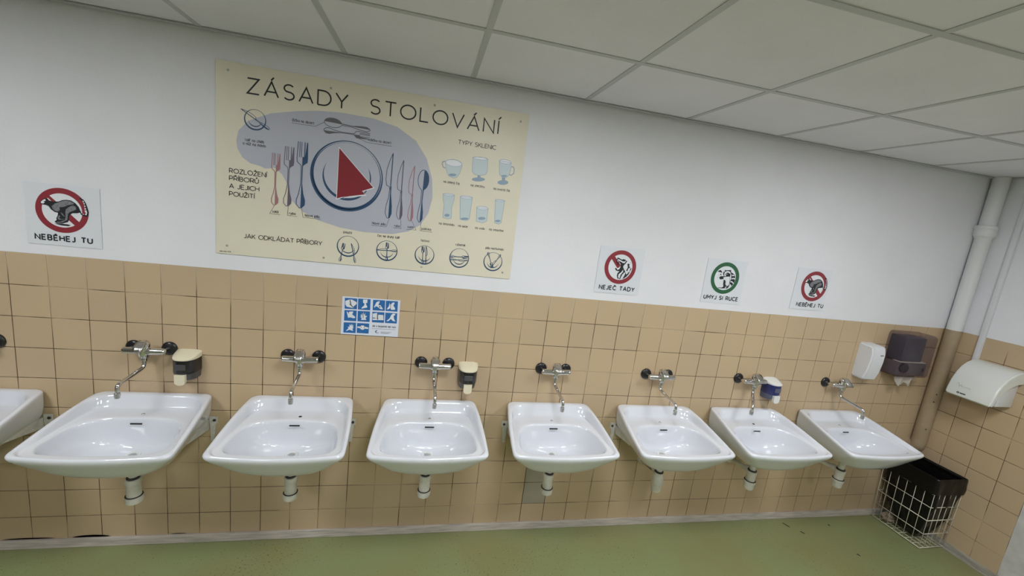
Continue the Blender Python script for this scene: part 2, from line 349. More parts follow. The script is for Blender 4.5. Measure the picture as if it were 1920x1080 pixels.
for j in range(1,9): obj('ceiling_rail',bx(XL,XR-.024,-j*CG-.012,-j*CG+.012,CZ-.0015,CZ+.0195),M['tbar'],ce)
obj('wall_angle',bx(XL,XR-.004,-.028,-.0045,CZ-.006,CZ-.0005),M['tbar'],ce)
obj('wall_angle',bx(XR-.028,XR-.0045,YB,-.028,CZ-.006,CZ-.0005),M['tbar'],ce)
for n_,(k0,r) in enumerate(lamps):
    x0=CX0+(k0+9)*CG; y0=-r*CG
    pos={0:'middle',3:'right hand',-4:'left hand'}[k0]; row='front row near the basins' if r==2 else 'rear row away from the basins'
    t=thing('ceiling_lamp','square white LED ceiling panel, '+pos+' one of the '+row,'lamp',(x0+CG/2,y0-CG/2,CZ),'square LED panels in the ceiling grid')
    f=bmesh.new(); hw=CG/2-.013
    for a in ((-hw,hw,-hw,-hw+.02),(-hw,hw,hw-.02,hw),(-hw,-hw+.02,-hw+.02,hw-.02),(hw-.02,hw,-hw+.02,hw-.02)): box(f,a[0],a[1],a[2],a[3],.0,.012)
    obj('lamp_frame',f,M['tbar'],t); obj('diffuser',bx(-hw+.02,hw-.02,-hw+.02,hw-.02,.006,.010),M['lamp'],t)
# ---------------- washbasins ----------------
def rring(yb,yf,wb_,wf_,rb,rf,bb=0,bf=0,bs=0,nside=9,nc=7):
    """rounded trapezoid ring, y measured from the wall; returns (x,y)"""
    K=[(-wb_,yb),(wb_,yb),(wf_,yf),(-wf_,yf)]; R=[rb,rb,rf,rf]; pts=[]
    for i in range(4):
        p0=Vector(K[i-1]); p=Vector(K[i]); p1=Vector(K[(i+1)%4]); p2=Vector(K[(i+2)%4])
        d0=(p0-p).normalized(); d1=(p1-p).normalized(); r=R[i]; rn=R[(i+1)%4]
        s=p+d0*r; e=p+d1*r
        for k in range(nc): t=k/(nc-1); pts.append(s*(1-t)**2+p*2*t*(1-t)+e*t*t)
        e2=p1-d1*rn
        for k in range(1,nside): pts.append(e.lerp(e2,k/nside))
    out=[]
    for q in pts:
        v=(q.y-yb)/(yf-yb); wl_=wb_+(wf_-wb_)*v; u=q.x/max(wl_,1e-6)
        y=q.y-bb*(1-u*u)*max(0,1-v*2)+bf*(1-u*u)*max(0,v*2-1); xx=q.x+bs*4*v*(1-v)*(1 if u>0 else -1)*min(1,abs(u))
        out.append((xx,y))
    return out
def rim(y):
    T=[(0,.885),(.1,.872),(.2,.853),(.3,.833),(.4,.813),(.47,.806)]
    for (a,b),(c,d) in zip(T,T[1:]):
        if y<=c: return b+(d-b)*(max(y,0)-a)/(c-a)
    return T[-1][1]
def deck(y): return .823-.07*max(0,y-.06)
DZ=lambda z:(lambda y:z)
rings=[
 (rring(.182,.218,.018,.018,.016,.016),DZ(.652)),
 (rring(.172,.228,.028,.028,.026,.026),DZ(.654)),
 (rring(.150,.300,.095,.105,.07,.07),DZ(.664)),
 (rring(.146,.350,.150,.165,.09,.09,.0,.012),DZ(.682)),
 (rring(.150,.378,.185,.208,.11,.09,.004,.014),DZ(.716)),
 (rring(.158,.394,.204,.232,.12,.085,.008,.016),DZ(.752)),
 (rring(.163,.404,.211,.243,.11,.07,.012,.018),lambda y:deck(y)-.014),
 (rring(.160,.407,.2135,.2455,.11,.07,.012,.018),lambda y:deck(y)-.0055),
 (rring(.156,.410,.217,.249,.11,.07,.012,.018),lambda y:deck(y)-.0008),
 (rring(.150,.414,.221,.253,.11,.065,.012,.018),lambda y:deck(y)+.0004),
 (rring(.080,.424,.226,.264,.05,.05,.002,.02),lambda y:deck(y)+.001),
 (rring(.070,.427,.225,.267,.06,.05,.0,.022,.003),lambda y:deck(y)+.0025),
 (rring(.062,.430,.229,.269,.065,.05,.0,.022,.003),lambda y:deck(y)+.006 if y<.3 else rim(y)-.012),
 (rring(.040,.435,.234,.274,.085,.05,0,.025,.004),lambda y:rim(y)-.007),
 (rring(.035,.438,.237,.277,.085,.05,0,.025,.005),lambda y:rim(y)-.0015),
 (rring(.029,.441,.240,.280,.082,.046,0,.025,.006),lambda y:rim(y)+.0008),
 (rring(.022,.444,.244,.2825,.075,.042,0,.025,.007),lambda y:rim(y)+.0008),
 (rring(.005,.447,.249,.289,.045,.036,0,.025,.009),lambda y:rim(y)-.001),
 (rring(.001,.450,.252,.293,.035,.032,0,.025,.010),lambda y:rim(y)-.007),
 (rring(.001,.449,.252,.292,.035,.032,0,.025,.010),lambda y:rim(y)-.019),
 (rring(.001,.436,.250,.281,.03,.04,0,.026,.008),lambda y:rim(y)-.042),
 (rring(.001,.405,.246,.252,.02,.06,0,.03),lambda y:.757-.10*y if y<.2 else .737+(.2-y)*.05),
 (rring(.001,.370,.215,.205,.04,.08,0,.03),lambda y:.712-.12*y),
 (rring(.010,.325,.165,.150,.06,.09,0,.02),lambda y:.655-.02*y),
 (rring(.060,.285,.100,.095,.06,.06),DZ(.618)),
 (rring(.140,.250,.045,.045,.035,.035),DZ(.610)),
]
def basin_mesh():
    bm=bmesh.new(); VR=[]
    for pts,zf in rings: VR.append([bm.verts.new((a,-b,zf(b))) for a,b in pts])
    n=len(VR[0])
    for A_,B_ in zip(VR,VR[1:]):
        for i in range(n): bm.faces.new((A_[i],A_[(i+1)%n],B_[(i+1)%n],B_[i]))
    bm.faces.new(VR[-1]); bmesh.ops.recalc_face_normals(bm,faces=bm.faces)
    return mesh('basin',bm,M['ceramic'],True)
BM=basin_mesh()
def slot_mesh(w_,h_,cx_,y,z,tilt):
    bm=bmesh.new(); box(bm,-w_/2,w_/2,-.002,.002,-h_/2,h_/2,bev=.0019,seg=3)
    bmesh.ops.rotate(bm,verts=bm.verts,cent=(0,0,0),matrix=Matrix.Rotation(tilt,3,'X')); bmesh.ops.translate(bm,verts=bm.verts,vec=(cx_,y,z)); return bm
SLOT=mesh('overflow_slot',slot_mesh(.050,.0075,0,-.1665,.797,-.30),M['blackm'])
bm=bmesh.new(); lathe(bm,[(.016,.651),(.020,.657),(.030,.6575),(.033,.655),(.033,.653)],(0,-.200,0)); DRAIN=mesh('drain_ring',bm,M['capw'],True)
bm=bmesh.new(); lathe(bm,[(.014,.6562),(.0145,.6565)],(0,-.200,0)); DHOLE=mesh('drain_hole',bm,M['chromed'])
def plug(kind):
    bm=bmesh.new(); y=-.115; z=deck(.115)
    if kind: lathe(bm,[(.0075,z),(.0075,z+.003),(.004,z+.005)],(0.0,y,0),n=14); return mesh('tap_hole_plug',bm,M['chrome'],True)
    lathe(bm,[(.008,z+.0008),(.0078,z+.0016)],(.012,y,0),n=14); return mesh('tap_hole',bm,M['blackm'])
PL=[plug(0),plug(1)]
def bracket(s):
    bm=bmesh.new(); X0=.232*s; X1=.272*s
    a,b=min(X0,X1),max(X0,X1)
    box(bm,a,b,-.005,0,.712,.752,bev=.002)                               # ear with the screw hole
    vs_=[]
    for y in (0,-.006):
        vs_.append([bm.verts.new((.236*s,y,.715)),bm.verts.new((.264*s,y,.715)),bm.verts.new((.256*s,y,.612)),bm.verts.new((.240*s,y,.612))])
    q,r_=vs_
    bm.faces.new(q); bm.faces.new(r_[::-1])
    for i in range(4): bm.faces.new((q[i],q[(i+1)%4],r_[(i+1)%4],r_[i]))
    # arm under the basin
    pts=[(-.002,.745),(-.002,.690),(-.18,.722),(-.30,.748),(-.30,.757),(-.1,.752)]
    A_=[bm.verts.new((.226*s,y,z-.012)) for y,z in pts]; B_=[bm.verts.new((.232*s,y,z-.012)) for y,z in pts]
    bm.faces.new(A_); bm.faces.new(B_[::-1])
    for i in range(6): bm.faces.new((A_[i],A_[(i+1)%6],B_[(i+1)%6],B_[i]))
    bmesh.ops.recalc_face_normals(bm,faces=bm.faces); return mesh('bracket',bm,M['steel'])
BR={s:bracket(s) for s in (-1,1)}
BS={}
for s in (-1,1):
    bm=bmesh.new(); lathe(bm,[(.0075,.004),(.0075,.008),(.004,.010)],(.257*s,0,.732),axis='Y',n=12); BS[s]=mesh('screw',bm,M['gasket'],True)
def trap_parts(kind,root):
    y=-.2
    bm=bmesh.new(); lathe(bm,[(.022,.622),(.022,.590),(.019,.586),(.019,.52)],(0,y,0)); obj('waste_pipe',bm,M['pvc'],root,auto=40)
    bm=bmesh.new(); lathe(bm,[(.0250,.534),(.0268,.537),(.0268,.542),(.0255,.544),(.020,.545)],(0,y,0)); obj('gasket',bm,M['gasket'],root,auto=40)
    bm=bmesh.new()
    if kind=='A': lathe(bm,[(.024,.537),(.0315,.534),(.0325,.514),(.030,.510),(.0285,.506),(.0295,.44)],(0,y,0))
    elif kind=='B': lathe(bm,[(.020,.540),(.024,.537),(.026,.522),(.032,.500),(.035,.475),(.0345,.462),(.033,.46),(.029,.415),(.026,.408),(.01,.406)],(0,y,0))
    else: lathe(bm,[(.023,.538),(.030,.535),(.031,.516),(.0285,.512),(.0285,.465)],(0,y,0))
    body=obj('trap_body',bm,M['pvc'],root,auto=35)
    if kind!='B':
        bm=bmesh.new()
        if kind=='A': lathe(bm,[(.030,.444),(.035,.442),(.0355,.420),(.033,.410),(.02,.405)],(0,y,0))
        else: lathe(bm,[(.030,.468),(.0355,.466),(.0355,.452),(.031,.449),(.030,.414),(.026,.408)],(0,y,0))
        cp=obj('trap_cap',bm,M['pvc'],root,auto=35)
        bm=bmesh.new(); zz=.4445 if kind=='A' else .4685; lathe(bm,[(.0335,zz-.0015),(.0348,zz),(.0335,zz+.0025)],(0,y,0)); obj('gasket',bm,M['gasket'],root,auto=40)
    # side outlet, pipe into the wall, round flange
    bm=bmesh.new(); tube(bm,[(0,y+.02,.527),(0,y+.055,.524)],.021,16); obj('outlet_nut',bm,M['pvc'],root,auto=40)
    bm=bmesh.new(); tube(bm,[(0,y+.05,.524),(.0,-.002,.500)],.0155 if kind!='B' else .022,14); obj('outlet_pipe',bm,M['pvcg'] if kind=='B' else M['pvc'],root,auto=40)
    bm=bmesh.new(); lathe(bm,[(.034,0),(.034,.004),(.026,.018),(.019,.020)],(0,0,.500),axis='Y',n=22); obj('wall_flange',bm,M['pvc'],root,auto=40)
SX=[-.140,.582,1.275,1.952,2.660,3.372,4.049,4.765]
SL=['white ceramic washbasin at the far left, cut off by the edge of the photo',
 'large white washbasin nearest the left edge that is seen whole, with its spout swung to the left',
 'white washbasin below the wall between the two black soap dispensers, with a dark open tap hole',
 'white washbasin seen straight on, left of and below the cream-topped black soap dispenser in the middle',
 'white washbasin under the blue hand-washing poster\'s right side, third from the right but one, with no dispenser beside it',
 'white washbasin with a thick dark grey sleeve on its drain pipe',
 'white washbasin just below the small blue soap dispenser, with a dark open tap hole',
 'white washbasin furthest right, next to the wire bin']
SL[1]='large washbasin right of the one cut off at the far left, spout swung left'
SL[2]='white washbasin between the two black soap dispensers, with a dark open tap hole'
SL[3]='washbasin seen straight on, below the middle black soap dispenser'
SL[4]='white washbasin directly left of the one with the dark grey drain sleeve'
for i,xc in enumerate(SX):
    r_=thing('washbasin',SL[i],'sink',(xc,0,0),'row of washbasins along the tiled wall')
    obj('basin',BM,None,r_,sub=1)
    obj('overflow_slot',SLOT,None,r_); d=obj('drain_ring',DRAIN,None,r_); obj('drain_hole',DHOLE,None,d)
    obj(['tap_hole','tap_hole_plug'][0 if i in (2,6) else 1],PL[0 if i in (2,6) else 1],None,r_)
    for s in (-1,1):
        b=obj('bracket',BR[s],None,r_); obj('screw',BS[s],None,b)
    trap_parts('B' if i==5 else ('C' if i>5 else 'A'),r_)
# ---------------- wall faucets ----------------
bm=bmesh.new(); lathe(bm,[(.0345,0),(.035,.004),(.033,.009),(.024,.013),(.011,.015)],(0,0,0),axis='Y',n=28); COVER=mesh('cover_plate',bm,M['black'],True)
def faucet_body():
    bm=bmesh.new(); y=-.062
    tube(bm,[(-.088,y,.004),(-.083,y,.004),(-.08,y,.004),(-.03,y,.003),(0,y,.0)],[.012,.0155,.0155,.0165,.023],16)
    tube(bm,[(.088,y,.004),(.083,y,.004),(.08,y,.004),(.03,y,.003),(0,y,.0)],[.012,.0155,.0155,.0165,.023],16)
    for s in (-1,1):
        tube(bm,smooth_path([(.076*s,-.010,0),(.076*s,-.034,.001),(.076*s,y,.004)],.01),.0085,12)
    lathe(bm,[(.013,-.034),(.019,-.030),(.023,-.012),(.0225,.022)],(0,y,0),n=24)
    return mesh('faucet_body',bm,M['chrome'],True)
FB=faucet_body(); FB.set_sharp_from_angle(angle=math.radians(40))
bm=bmesh.new(); lathe(bm,[(.0235,.0225),(.025,.026),(.0245,.040),(.020,.051),(.011,.0565),(.002,.058)],(0,-.062,0),n=24); LC=mesh('lever_cap',bm,M['chrome'],True)
def lever_mesh():
    bm=bmesh.new(); pts=[(-.062,.0565,.015),(-.085,.049,.019),(-.105,.034,.020),(-.119,.018,.017)]
    T=[];B_=[]
    for y,z,w_ in pts:
        T.append([bm.verts.new((k*w_,y,z+(.002 if k in (-1,1) else 0))) for k in (-1,-.5,0,.5,1)]); B_.append([bm.verts.new((k*w_,y+.005,z-.007)) for k in (-1,-.5,0,.5,1)])
    for a,b in zip(T,T[1:]):
        for i in range(4): bm.faces.new((a[i],a[i+1],b[i+1],b[i]))
    for a,b in zip(B_,B_[1:]):
        for i in range(4): bm.faces.new((a[i+1],a[i],b[i],b[i+1]))
    for t,b in zip(zip(T,T[1:]),zip(B_,B_[1:])):
        bm.faces.new((t[0][0],t[1][0],b[1][0],b[0][0])); bm.faces.new((t[1][4],t[0][4],b[0][4],b[1][4]))
    for i in range(4): bm.faces.new((T[-1][i],T[-1][i+1],B_[-1][i+1],B_[-1][i])); bm.faces.new((T[0][i+1],T[0][i],B_[0][i],B_[0][i+1]))
    bmesh.ops.recalc_face_normals(bm,faces=bm.faces); return mesh('lever',bm,M['chromed'],True)
LV=lever_mesh()
def faucet(xc,z,phi,label):
    r_=thing('wall_faucet',label,'faucet',(xc,0,z),'chrome wall faucets above the basins')
    for s in (-1,1): o=obj('cover_plate',COVER,None,r_,loc=(.077*s,0,0)); 
    obj('faucet_body',FB,None,r_); l=obj('lever',LV,None,r_); obj('lever_cap',LC,None,l)
    y=-.063; R=.154; ex,ey=R*math.sin(phi),y-R*math.cos(phi)
    bm=bmesh.new(); tube(bm,smooth_path([(0,y,-.030),(0,y,-.078),(ex,ey,-.108),(ex,ey,-.150)],.022,7),.0088,14); s_=obj('spout',bm,M['chrome'],r_,smooth=True)
    bm=bmesh.new(); lathe(bm,[(.0095,-.142),(.0115,-.144),(.0115,-.160),(.0105,-.162),(.0105,-.168),(.008,-.169)],(ex,ey,0),n=20); obj('aerator',bm,M['chromed'],s_,auto=40)
    bm=bmesh.new(); lathe(bm,[(.0125,-.030),(.014,-.034),(.013,-.046),(.0085,-.049)],(0,y,0),n=20); obj('spout_nut',bm,M['chrome'],s_,auto=40)
FD=[(-.140,1.117,0,'chrome wall faucet at the far left, only its black cover disc in the photo'),
 (.563,1.119,-.13,'chrome faucet over the large leftmost whole basin, spout reaching left'),
 (1.263,1.1105,.03,'chrome faucet over the basin between the two black soap dispensers'),
 (1.956,1.104,.06,'chrome faucet with straight spout beside the middle black soap dispenser'),
 (2.664,1.100,.07,'chrome faucet over the basin directly left of the grey-sleeved drain'),
 (3.362,1.094,.17,'chrome faucet over the basin with the grey-sleeved drain, spout swung right'),
 (4.048,1.091,-.66,'chrome faucet partly hidden by the blue soap dispenser, spout swung left'),
 (4.765,1.091,.24,'chrome faucet furthest right, under the white box dispenser')]
for a in FD: faucet(*a)
# ---------------- soap dispensers ----------------
def dshape(w_,d,n=14,y0=0,k=2.6):
    out=[(-w_,y0)]
    for i in range(n+1):
        a=PI*i/n; ca,sa=math.cos(a),math.sin(a)
        out.append((-w_*math.copysign(abs(ca)**(2/k),ca),y0-d*abs(sa)**(2/k)))
    out.append((w_,y0)); return out
def loft(bm,levels,cap=True):
    V=[[bm.verts.new((a,b,(z(b) if callable(z) else z))) for a,b in dshape(w_,d)] for z,w_,d in levels]; n=len(V[0])
    for A_,B_ in zip(V,V[1:]):
        for i in range(n): bm.faces.new((A_[i],A_[(i+1)%n],B_[(i+1)%n],B_[i]))
    if cap: bm.faces.new(V[0]); bm.faces.new(V[-1][::-1])
    bmesh.ops.remove_doubles(bm,verts=bm.verts,dist=1e-5); bmesh.ops.recalc_face_normals(bm,faces=bm.faces); return bm
def soap(xc,label,cap,body,low,lev,dz=0,sc=1.0):
    r_=thing('soap_dispenser',label,'soap dispenser',(xc,0,1.03+dz),'small round-fronted soap dispensers between the faucets'); r_.scale=(sc,sc,sc)
    obj('lid',loft(bmesh.new(),[(.056,.0545,.087),(lambda y:.060+.22*(y+.09),.056,.089),(lambda y:.064+.24*(y+.09),.052,.082),(lambda y:.070+.22*(y+.09),.030,.050)]),cap,r_,auto=50)
    b=obj('tank',loft(bmesh.new(),[(-.014,.0535,.086),(-.010,.0545,.087),(.050,.0545,.087),(.056,.0535,.086)]),body,r_,auto=50)
    bm=bx(-.024,.024,-.0885,-.084,.008,.038,bev=.002); obj('window',bm,low,b)
    obj('base',loft(bmesh.new(),[(-.055,.044,.055),(-.048,.049,.070),(-.014,.0525,.083)]),low,r_,auto=50)
    bm=bmesh.new(); pts=[(-.023,-.014),(-.023,-.052)]+[( -.023*math.cos(PI*i/8),-.052-.016*math.sin(PI*i/8)) for i in range(1,8)]+[(.023,-.052),(.023,-.014)]
    F_=[bm.verts.new((a,-.094,b)) for a,b in pts]; K_=[bm.verts.new((a,-.078,b)) for a,b in pts]; bm.faces.new(F_); bm.faces.new(K_[::-1])
    for i in range(len(pts)): bm.faces.new((F_[i],F_[(i+1)%len(pts)],K_[(i+1)%len(pts)],K_[i]))
    bmesh.ops.recalc_face_normals(bm,faces=bm.faces); obj('push_lever',bm,lev,r_,auto=40)
soap(.727,'black soap dispenser with cream lid and lever, right of the large left faucet',M['cream'],M['smokeb'],M['smokeg'],M['cream'])
soap(2.147,'black soap dispenser with cream lid, in the middle of the wall',M['cream'],M['smokeb'],M['smokeg'],M['cream'])
soap(4.222,'blue soap dispenser with white lid, in front of a faucet on the right',M['capw'],M['blueb'],M['blueg'],M['capw'],-.008,.97)
# ---------------- box dispensers ----------------
t=thing('box_dispenser','plain white plastic box dispenser left of the smoked paper towel dispenser','dispenser',(4.955,0,1.15))
bm=bmesh.new(); prof=[(0,0),(.062,0),(.080,.006),(.096,.06),(.105,.14),(.104,.20),(.094,.238),(.08,.246),(.0,.252)]
A_=[bm.verts.new((-.057,-y,z)) for y,z in prof]; B_=[bm.verts.new((.057,-y,z)) for y,z in prof]; bm.faces.new(A_); bm.faces.new(B_[::-1])
for i in range(len(prof)): bm.faces.new((A_[i],A_[(i+1)%len(prof)],B_[(i+1)%len(prof)],B_[i]))
bmesh.ops.recalc_face_normals(bm,faces=bm.faces)
es=[e for e in bm.edges if abs(abs(e.verts[0].co.x)-.057)<1e-5 and (e.verts[0].co-e.verts[1].co).x==0 and min(e.verts[0].co.y,e.verts[1].co.y)<-.001]
bmesh.ops.bevel(bm,geom=es,offset=.010,segments=3,affect='EDGES'); obj('housing',bm,M['abs'],t,auto=35)
obj('lock_slot',bx(.008,.034,-.1065,-.103,.186,.190),M['blackm'],t)
t=thing('towel_dispenser','smoked clear plastic paper towel dispenser in the corner, a paper end hanging out','dispenser',(5.275,0,1.19))
def shell(bm,w_,d,z0,z1,bev):
    box(bm,-w_,w_,-d,0,z0,z1)
    es=[e for e in bm.edges if not all(abs(v.co.y)<1e-6 for v in e.verts)]
    bmesh.ops.bevel(bm,geom=es,offset=bev,segments=4,affect='EDGES',profile=.5)
    bmesh.ops.delete(bm,geom=[f for f in bm.faces if all(abs(v.co.y)<1e-6 for v in f.verts)],context='FACES')
    bmesh.ops.solidify(bm,geom=bm.faces[:],thickness=.003)
bm=bmesh.new(); shell(bm,.145,.125,0,.315,.028); obj('cover',bm,M['smoke'],t,auto=40)
bm=bx(-.125,.060,-.105,-.004,.118,.292,bev=.006); obj('towel_stack',bm,M['stack'],t,auto=40)
bm=bx(-.132,.132,-.100,-.004,.010,.108,bev=.006); ch=obj('chassis',bm,M['chassis'],t,auto=40)
bm=bx(-.132,.10,-.112,-.06,.110,.116,bev=.002); obj('shelf',bm,M['towel'],ch)
bm=bmesh.new(); lathe(bm,[(.034,0),(.034,.016),(.028,.02)],(-.085,-.10,.070),axis='Y',n=24); obj('sensor_housing',bm,M['smokeb'],ch,auto=40)
obj('lock_slot',bx(.062,.066,-.1275,-.1245,.055,.082),M['blackm'],t)
bm=bmesh.new(); nx,nz=14,7; V=[]
for j in range(nz+1):
    V.append([bm.verts.new((-.085+.17*i/nx,-.075+.012*math.sin(i*.9+j*.5)-.002*j,.004-(.060+(.016*math.sin(i*1.7) if i<11 else -.03))*j/nz)) for i in range(nx+1)])
for j in range(nz):
    for i in range(nx): bm.faces.new((V[j][i],V[j][i+1],V[j+1][i+1],V[j+1][i]))
bmesh.ops.solidify(bm,geom=bm.faces[:],thickness=.0012); tag(obj('paper_towel',bm,M['towel'],t,smooth=True),'crumpled white paper end')
# ---------------- hand dryer ----------------
t=thing('hand_dryer','white curved hand dryer on the right hand wall below a vertical cable duct','hand dryer',(XR,-.318,1.12))
HP=[(0,.265),(.04,.262),(.085,.246),(.13,.214),(.165,.172),(.192,.118),(.208,.06),(.213,.022),(.205,.014)]
IN=[(.192,.022),(.178,.06),(.152,.105),(.118,.140),(.075,.168),(.035,.182),(.0,.186)]
def hw(d): return .131-.010*(d/.21)
bm=bmesh.new(); 
S1=[bm.verts.new((-d,hw(d),z)) for d,z in HP+IN]; S2=[bm.verts.new((-d,-hw(d),z)) for d,z in HP+IN]; n=len(S1)
bm.faces.new(S1); bm.faces.new(S2[::-1])
for i in range(n): bm.faces.new((S1[i],S1[(i+1)%n],S2[(i+1)%n],S2[i]))
bmesh.ops.recalc_face_normals(bm,faces=bm.faces)
es=[e for e in bm.edges if e.verts[0].co.y*e.verts[1].co.y>0 and e.verts[0] in (S1[:9]+S2[:9]) and e.verts[1] in (S1[:9]+S2[:9])]
bmesh.ops.bevel(bm,geom=es,offset=.009,segments=3,affect='EDGES'); obj('hood',bm,M['dryer'],t,auto=35)
bm=bx(-.150,0,-.112,.112,.016,.172,bev=.006); nb=obj('nozzle_box',bm,M['abs'],t,auto=40)
bm=bx(-.11,-.05,-.03,.03,.006,.018,bev=.003); obj('nozzle',bm,M['blackm'],nb)
def on_hood(y,s):
    """s: distance up from the front lip along the hood profile"""
    pr=[(.213,.022),(.208,.06),(.192,.118),(.165,.172),(.13,.214)]; acc_=0
    for (a,b),(c,d) in zip(pr,pr[1:]):
        L_=math.hypot(c-a,d-b)
        if s<=acc_+L_: k=(s-acc_)/L_; nx_,nz_=(d-b)/L_,-(c-a)/L_; return Vector((-(a+(c-a)*k)-nx_*.0012,y,b+(d-b)*k+nz_*.0012))
        acc_+=L_
def hood_print(name,lines,wd,m):
    bm=bmesh.new()
    for l in lines: tube(bm,[on_hood(*p) for p in l],wd/2,5)
    obj(name,bm,m,t)
hood_print('logo',[[(.052+.006*math.cos(a),.020+.006*math.sin(a)) for a in [i*PI/5 for i in range(11)]],[(.056,.020),(.048,.020)]]+[[(.040-.006*i,.016),(.040-.006*i,.023),(.036-.006*i,.023),(.0365-.006*i,.016)] for i in range(5)],.0026,M['ink'])
hood_print('script_logo',[[(.075-.003*i,.075+.011*math.sin(i*.9)+.004*math.sin(i*2.3)) for i in range(9)],[(.052-.004*i,.066+.004*math.sin(i*2.0)) for i in range(14)]],.0018,M['chromed'])
# ---------------- corner pipe and cable duct ----------------
t=thing('drain_pipe','floor-to-ceiling pipe in the corner, white above and beige below with a collar','pipe',(5.645,-.046,0))
bm=bmesh.new(); lathe(bm,[(.043,ZT+.004),(.043,2.21),(.051,2.225),(.057,2.23),(.058,2.235)],n=28); obj('upper_pipe',bm,M['pwhite'],t,auto=30)
bm=bmesh.new(); lathe(bm,[(.052,2.228),(.0575,2.235),(.0575,2.278),(.0605,2.281),(.0605,2.300),(.056,2.303),(.046,2.303)],n=28); obj('collar',bm,M['pwhite'],t,auto=30)
bm=bmesh.new(); lathe(bm,[(.044,2.30),(.044,CZ+.0)],n=28); obj('top_pipe',bm,M['pwhite'],t,auto=30)
bm=bmesh.new(); tube(bm,smooth_path([(0,0,ZT+.004),(0,0,.622),(0,.052,.622)],.045,8),.0445,28); lp=obj('lower_pipe',bm,M['pbeige'],t,auto=30)
for a,z in ((-128,1.06),(-132,1.0),(-126,.78)):
    bm=bmesh.new(); bmesh.ops.create_uvsphere(bm,u_segments=8,v_segments=6,radius=.0045); bmesh.ops.translate(bm,verts=bm.verts,vec=(.0445*math.cos(math.radians(a)),.0445*math.sin(math.radians(a)),z)); obj('rivet',bm,M['gasket'],lp)
t=thing('cable_duct','thin white cable duct running from the hand dryer up to the ceiling','cable duct',(XR,-.188,1.35))
obj('duct_base',bx(-.006,0,-.015,.015,0,CZ-1.357),M['abs'],t); obj('duct_cover',bx(-.020,-.0062,-.0135,.0135,0,CZ-1.357,bev=.003),M['abs'],t,auto=40)
# ---------------- wire bin with bag ----------------
t=thing('wire_bin','cream wire basket bin in the corner lined with a black bag','bin',(5.562,-.185,0))
def wrect(z):      # half sizes grow upward
    k=z/.50; return .112+.018*k,.162+.004*k
def wire(name,pts,r=.0019,n=6): 
    bm=bmesh.new(); tube(bm,pts,r,n); return obj(name,bm,M['wire'],t,smooth=True)
HT=.50
cxo=-.010
def rp(u,v,z):
    a,b=wrect(z); return (u*a-.012*z/.5,v*b,z)
for z in (.012,.125,.232,.335,.435,HT):
    wire('hoop_wire',[rp(-1,-1,z),rp(1,-1,z),rp(1,1,z),rp(-1,1,z),rp(-1,-1,z)],.0032 if z in (.012,.232,HT) else .0022)
for i in range(7):
    v=-1+2*i/6
    for u in (-1,1): wire('upright_wire',[rp(u,v,.012),rp(u,v,HT)])
for i in range(1,5):
    u=-1+2*i/5
    for v in (-1,1): wire('upright_wire',[rp(u,v,.012),rp(u,v,HT)])
for i in range(1,7): wire('base_wire',[rp(-1,-1+2*i/7,.012),rp(1,-1+2*i/7,.012)])
for i in range(1,5): wire('base_wire',[rp(-1+2*i/5,-1,.014),rp(-1+2*i/5,1,.014)])
for u in (-1,1):
    for v in (-1,1): wire('foot',[rp(u*.96,v*.96,.012),(rp(u*.96,v*.96,0)[0],rp(u*.96,v*.96,0)[1],.0015)],.003)
# bag: outer fold, mouth, inner sack
bg=bmesh.new(); VR=[]
def bring(u,v,z,amp,seed,nn=16):
    K=[(-1,-1),(1,-1),(1,1),(-1,1)]; out=[]
    for i in range(4):
        a=Vector(K[i]); b=Vector(K[(i+1)%4])
        for k in range(nn):
            q=a.lerp(b,k/nn); p=Vector((q.x*u-.012,q.y*v,z)); d=noise.noise_vector(p*26+Vector((seed,0,0)))
            out.append((p.x+d.x*amp,p.y+d.y*amp,p.z+d.z*amp))
    return out
for (u,v,z,a) in [(.138,.174,.435,.010),(.137,.174,.47,.006),(.136,.172,.51,.004),(.134,.171,.545,.003),(.131,.168,.556,.002),(.126,.163,.552,.003),(.118,.156,.50,.008),(.108,.150,.42,.014),(.10,.145,.33,.018)]:
    VR.append([bg.verts.new(p) for p in bring(u,v,z,a,1.0)])
n=len(VR[0])
for A_,B_ in zip(VR,VR[1:]):
    for i in range(n): bg.faces.new((A_[i],A_[(i+1)%n],B_[(i+1)%n],B_[i]))
tag(obj('bin_bag',bg,M['bag'],t,smooth=True),'black plastic bag folded over the rim')
bg=bmesh.new(); VR=[]
for (u,v,z,a) in [(.110,.150,.545,.004),(.112,.156,.45,.010),(.108,.150,.34,.015),(.10,.13,.24,.018),(.085,.10,.15,.018),(.07,.075,.08,.015),(.045,.05,.03,.006)]:
    VR.append([bg.verts.new((p[0]+.01,p[1]-(.55-z)*.06,p[2])) for p in bring(u,v,z,a,5.0)])
for A_,B_ in zip(VR,VR[1:]):
    for i in range(n): bg.faces.new((A_[i],A_[(i+1)%n],B_[(i+1)%n],B_[i]))
bg.faces.new(VR[-1]); obj('bag_sack',bg,M['bag'],t,smooth=True)
def crumple(name,loc,r,m,label,cat,fl=1.0,parent=None):
    bm=bmesh.new(); bmesh.ops.create_icosphere(bm,subdivisions=3,radius=r)
    for v in bm.verts:
        d=noise.noise(v.co*(1.6/r)+Vector(loc)*7)+.5*noise.noise(v.co*(4/r)); v.co*=1+.45*d; v.co.z*=fl
    o=obj(name,bm,m,None,loc=loc); return tag(o,label,cat)
crumple('crumpled_wrapper',(5.47,-.10,.47),.045,M['foil'],'crumpled shiny wrapper inside the mouth of the black bin bag','litter',.7)
crumple('crumpled_towel',(5.500,-.095,.052),.038,M['tow2'],'crumpled dusty paper towel on the floor of the wire bin','litter',.9)
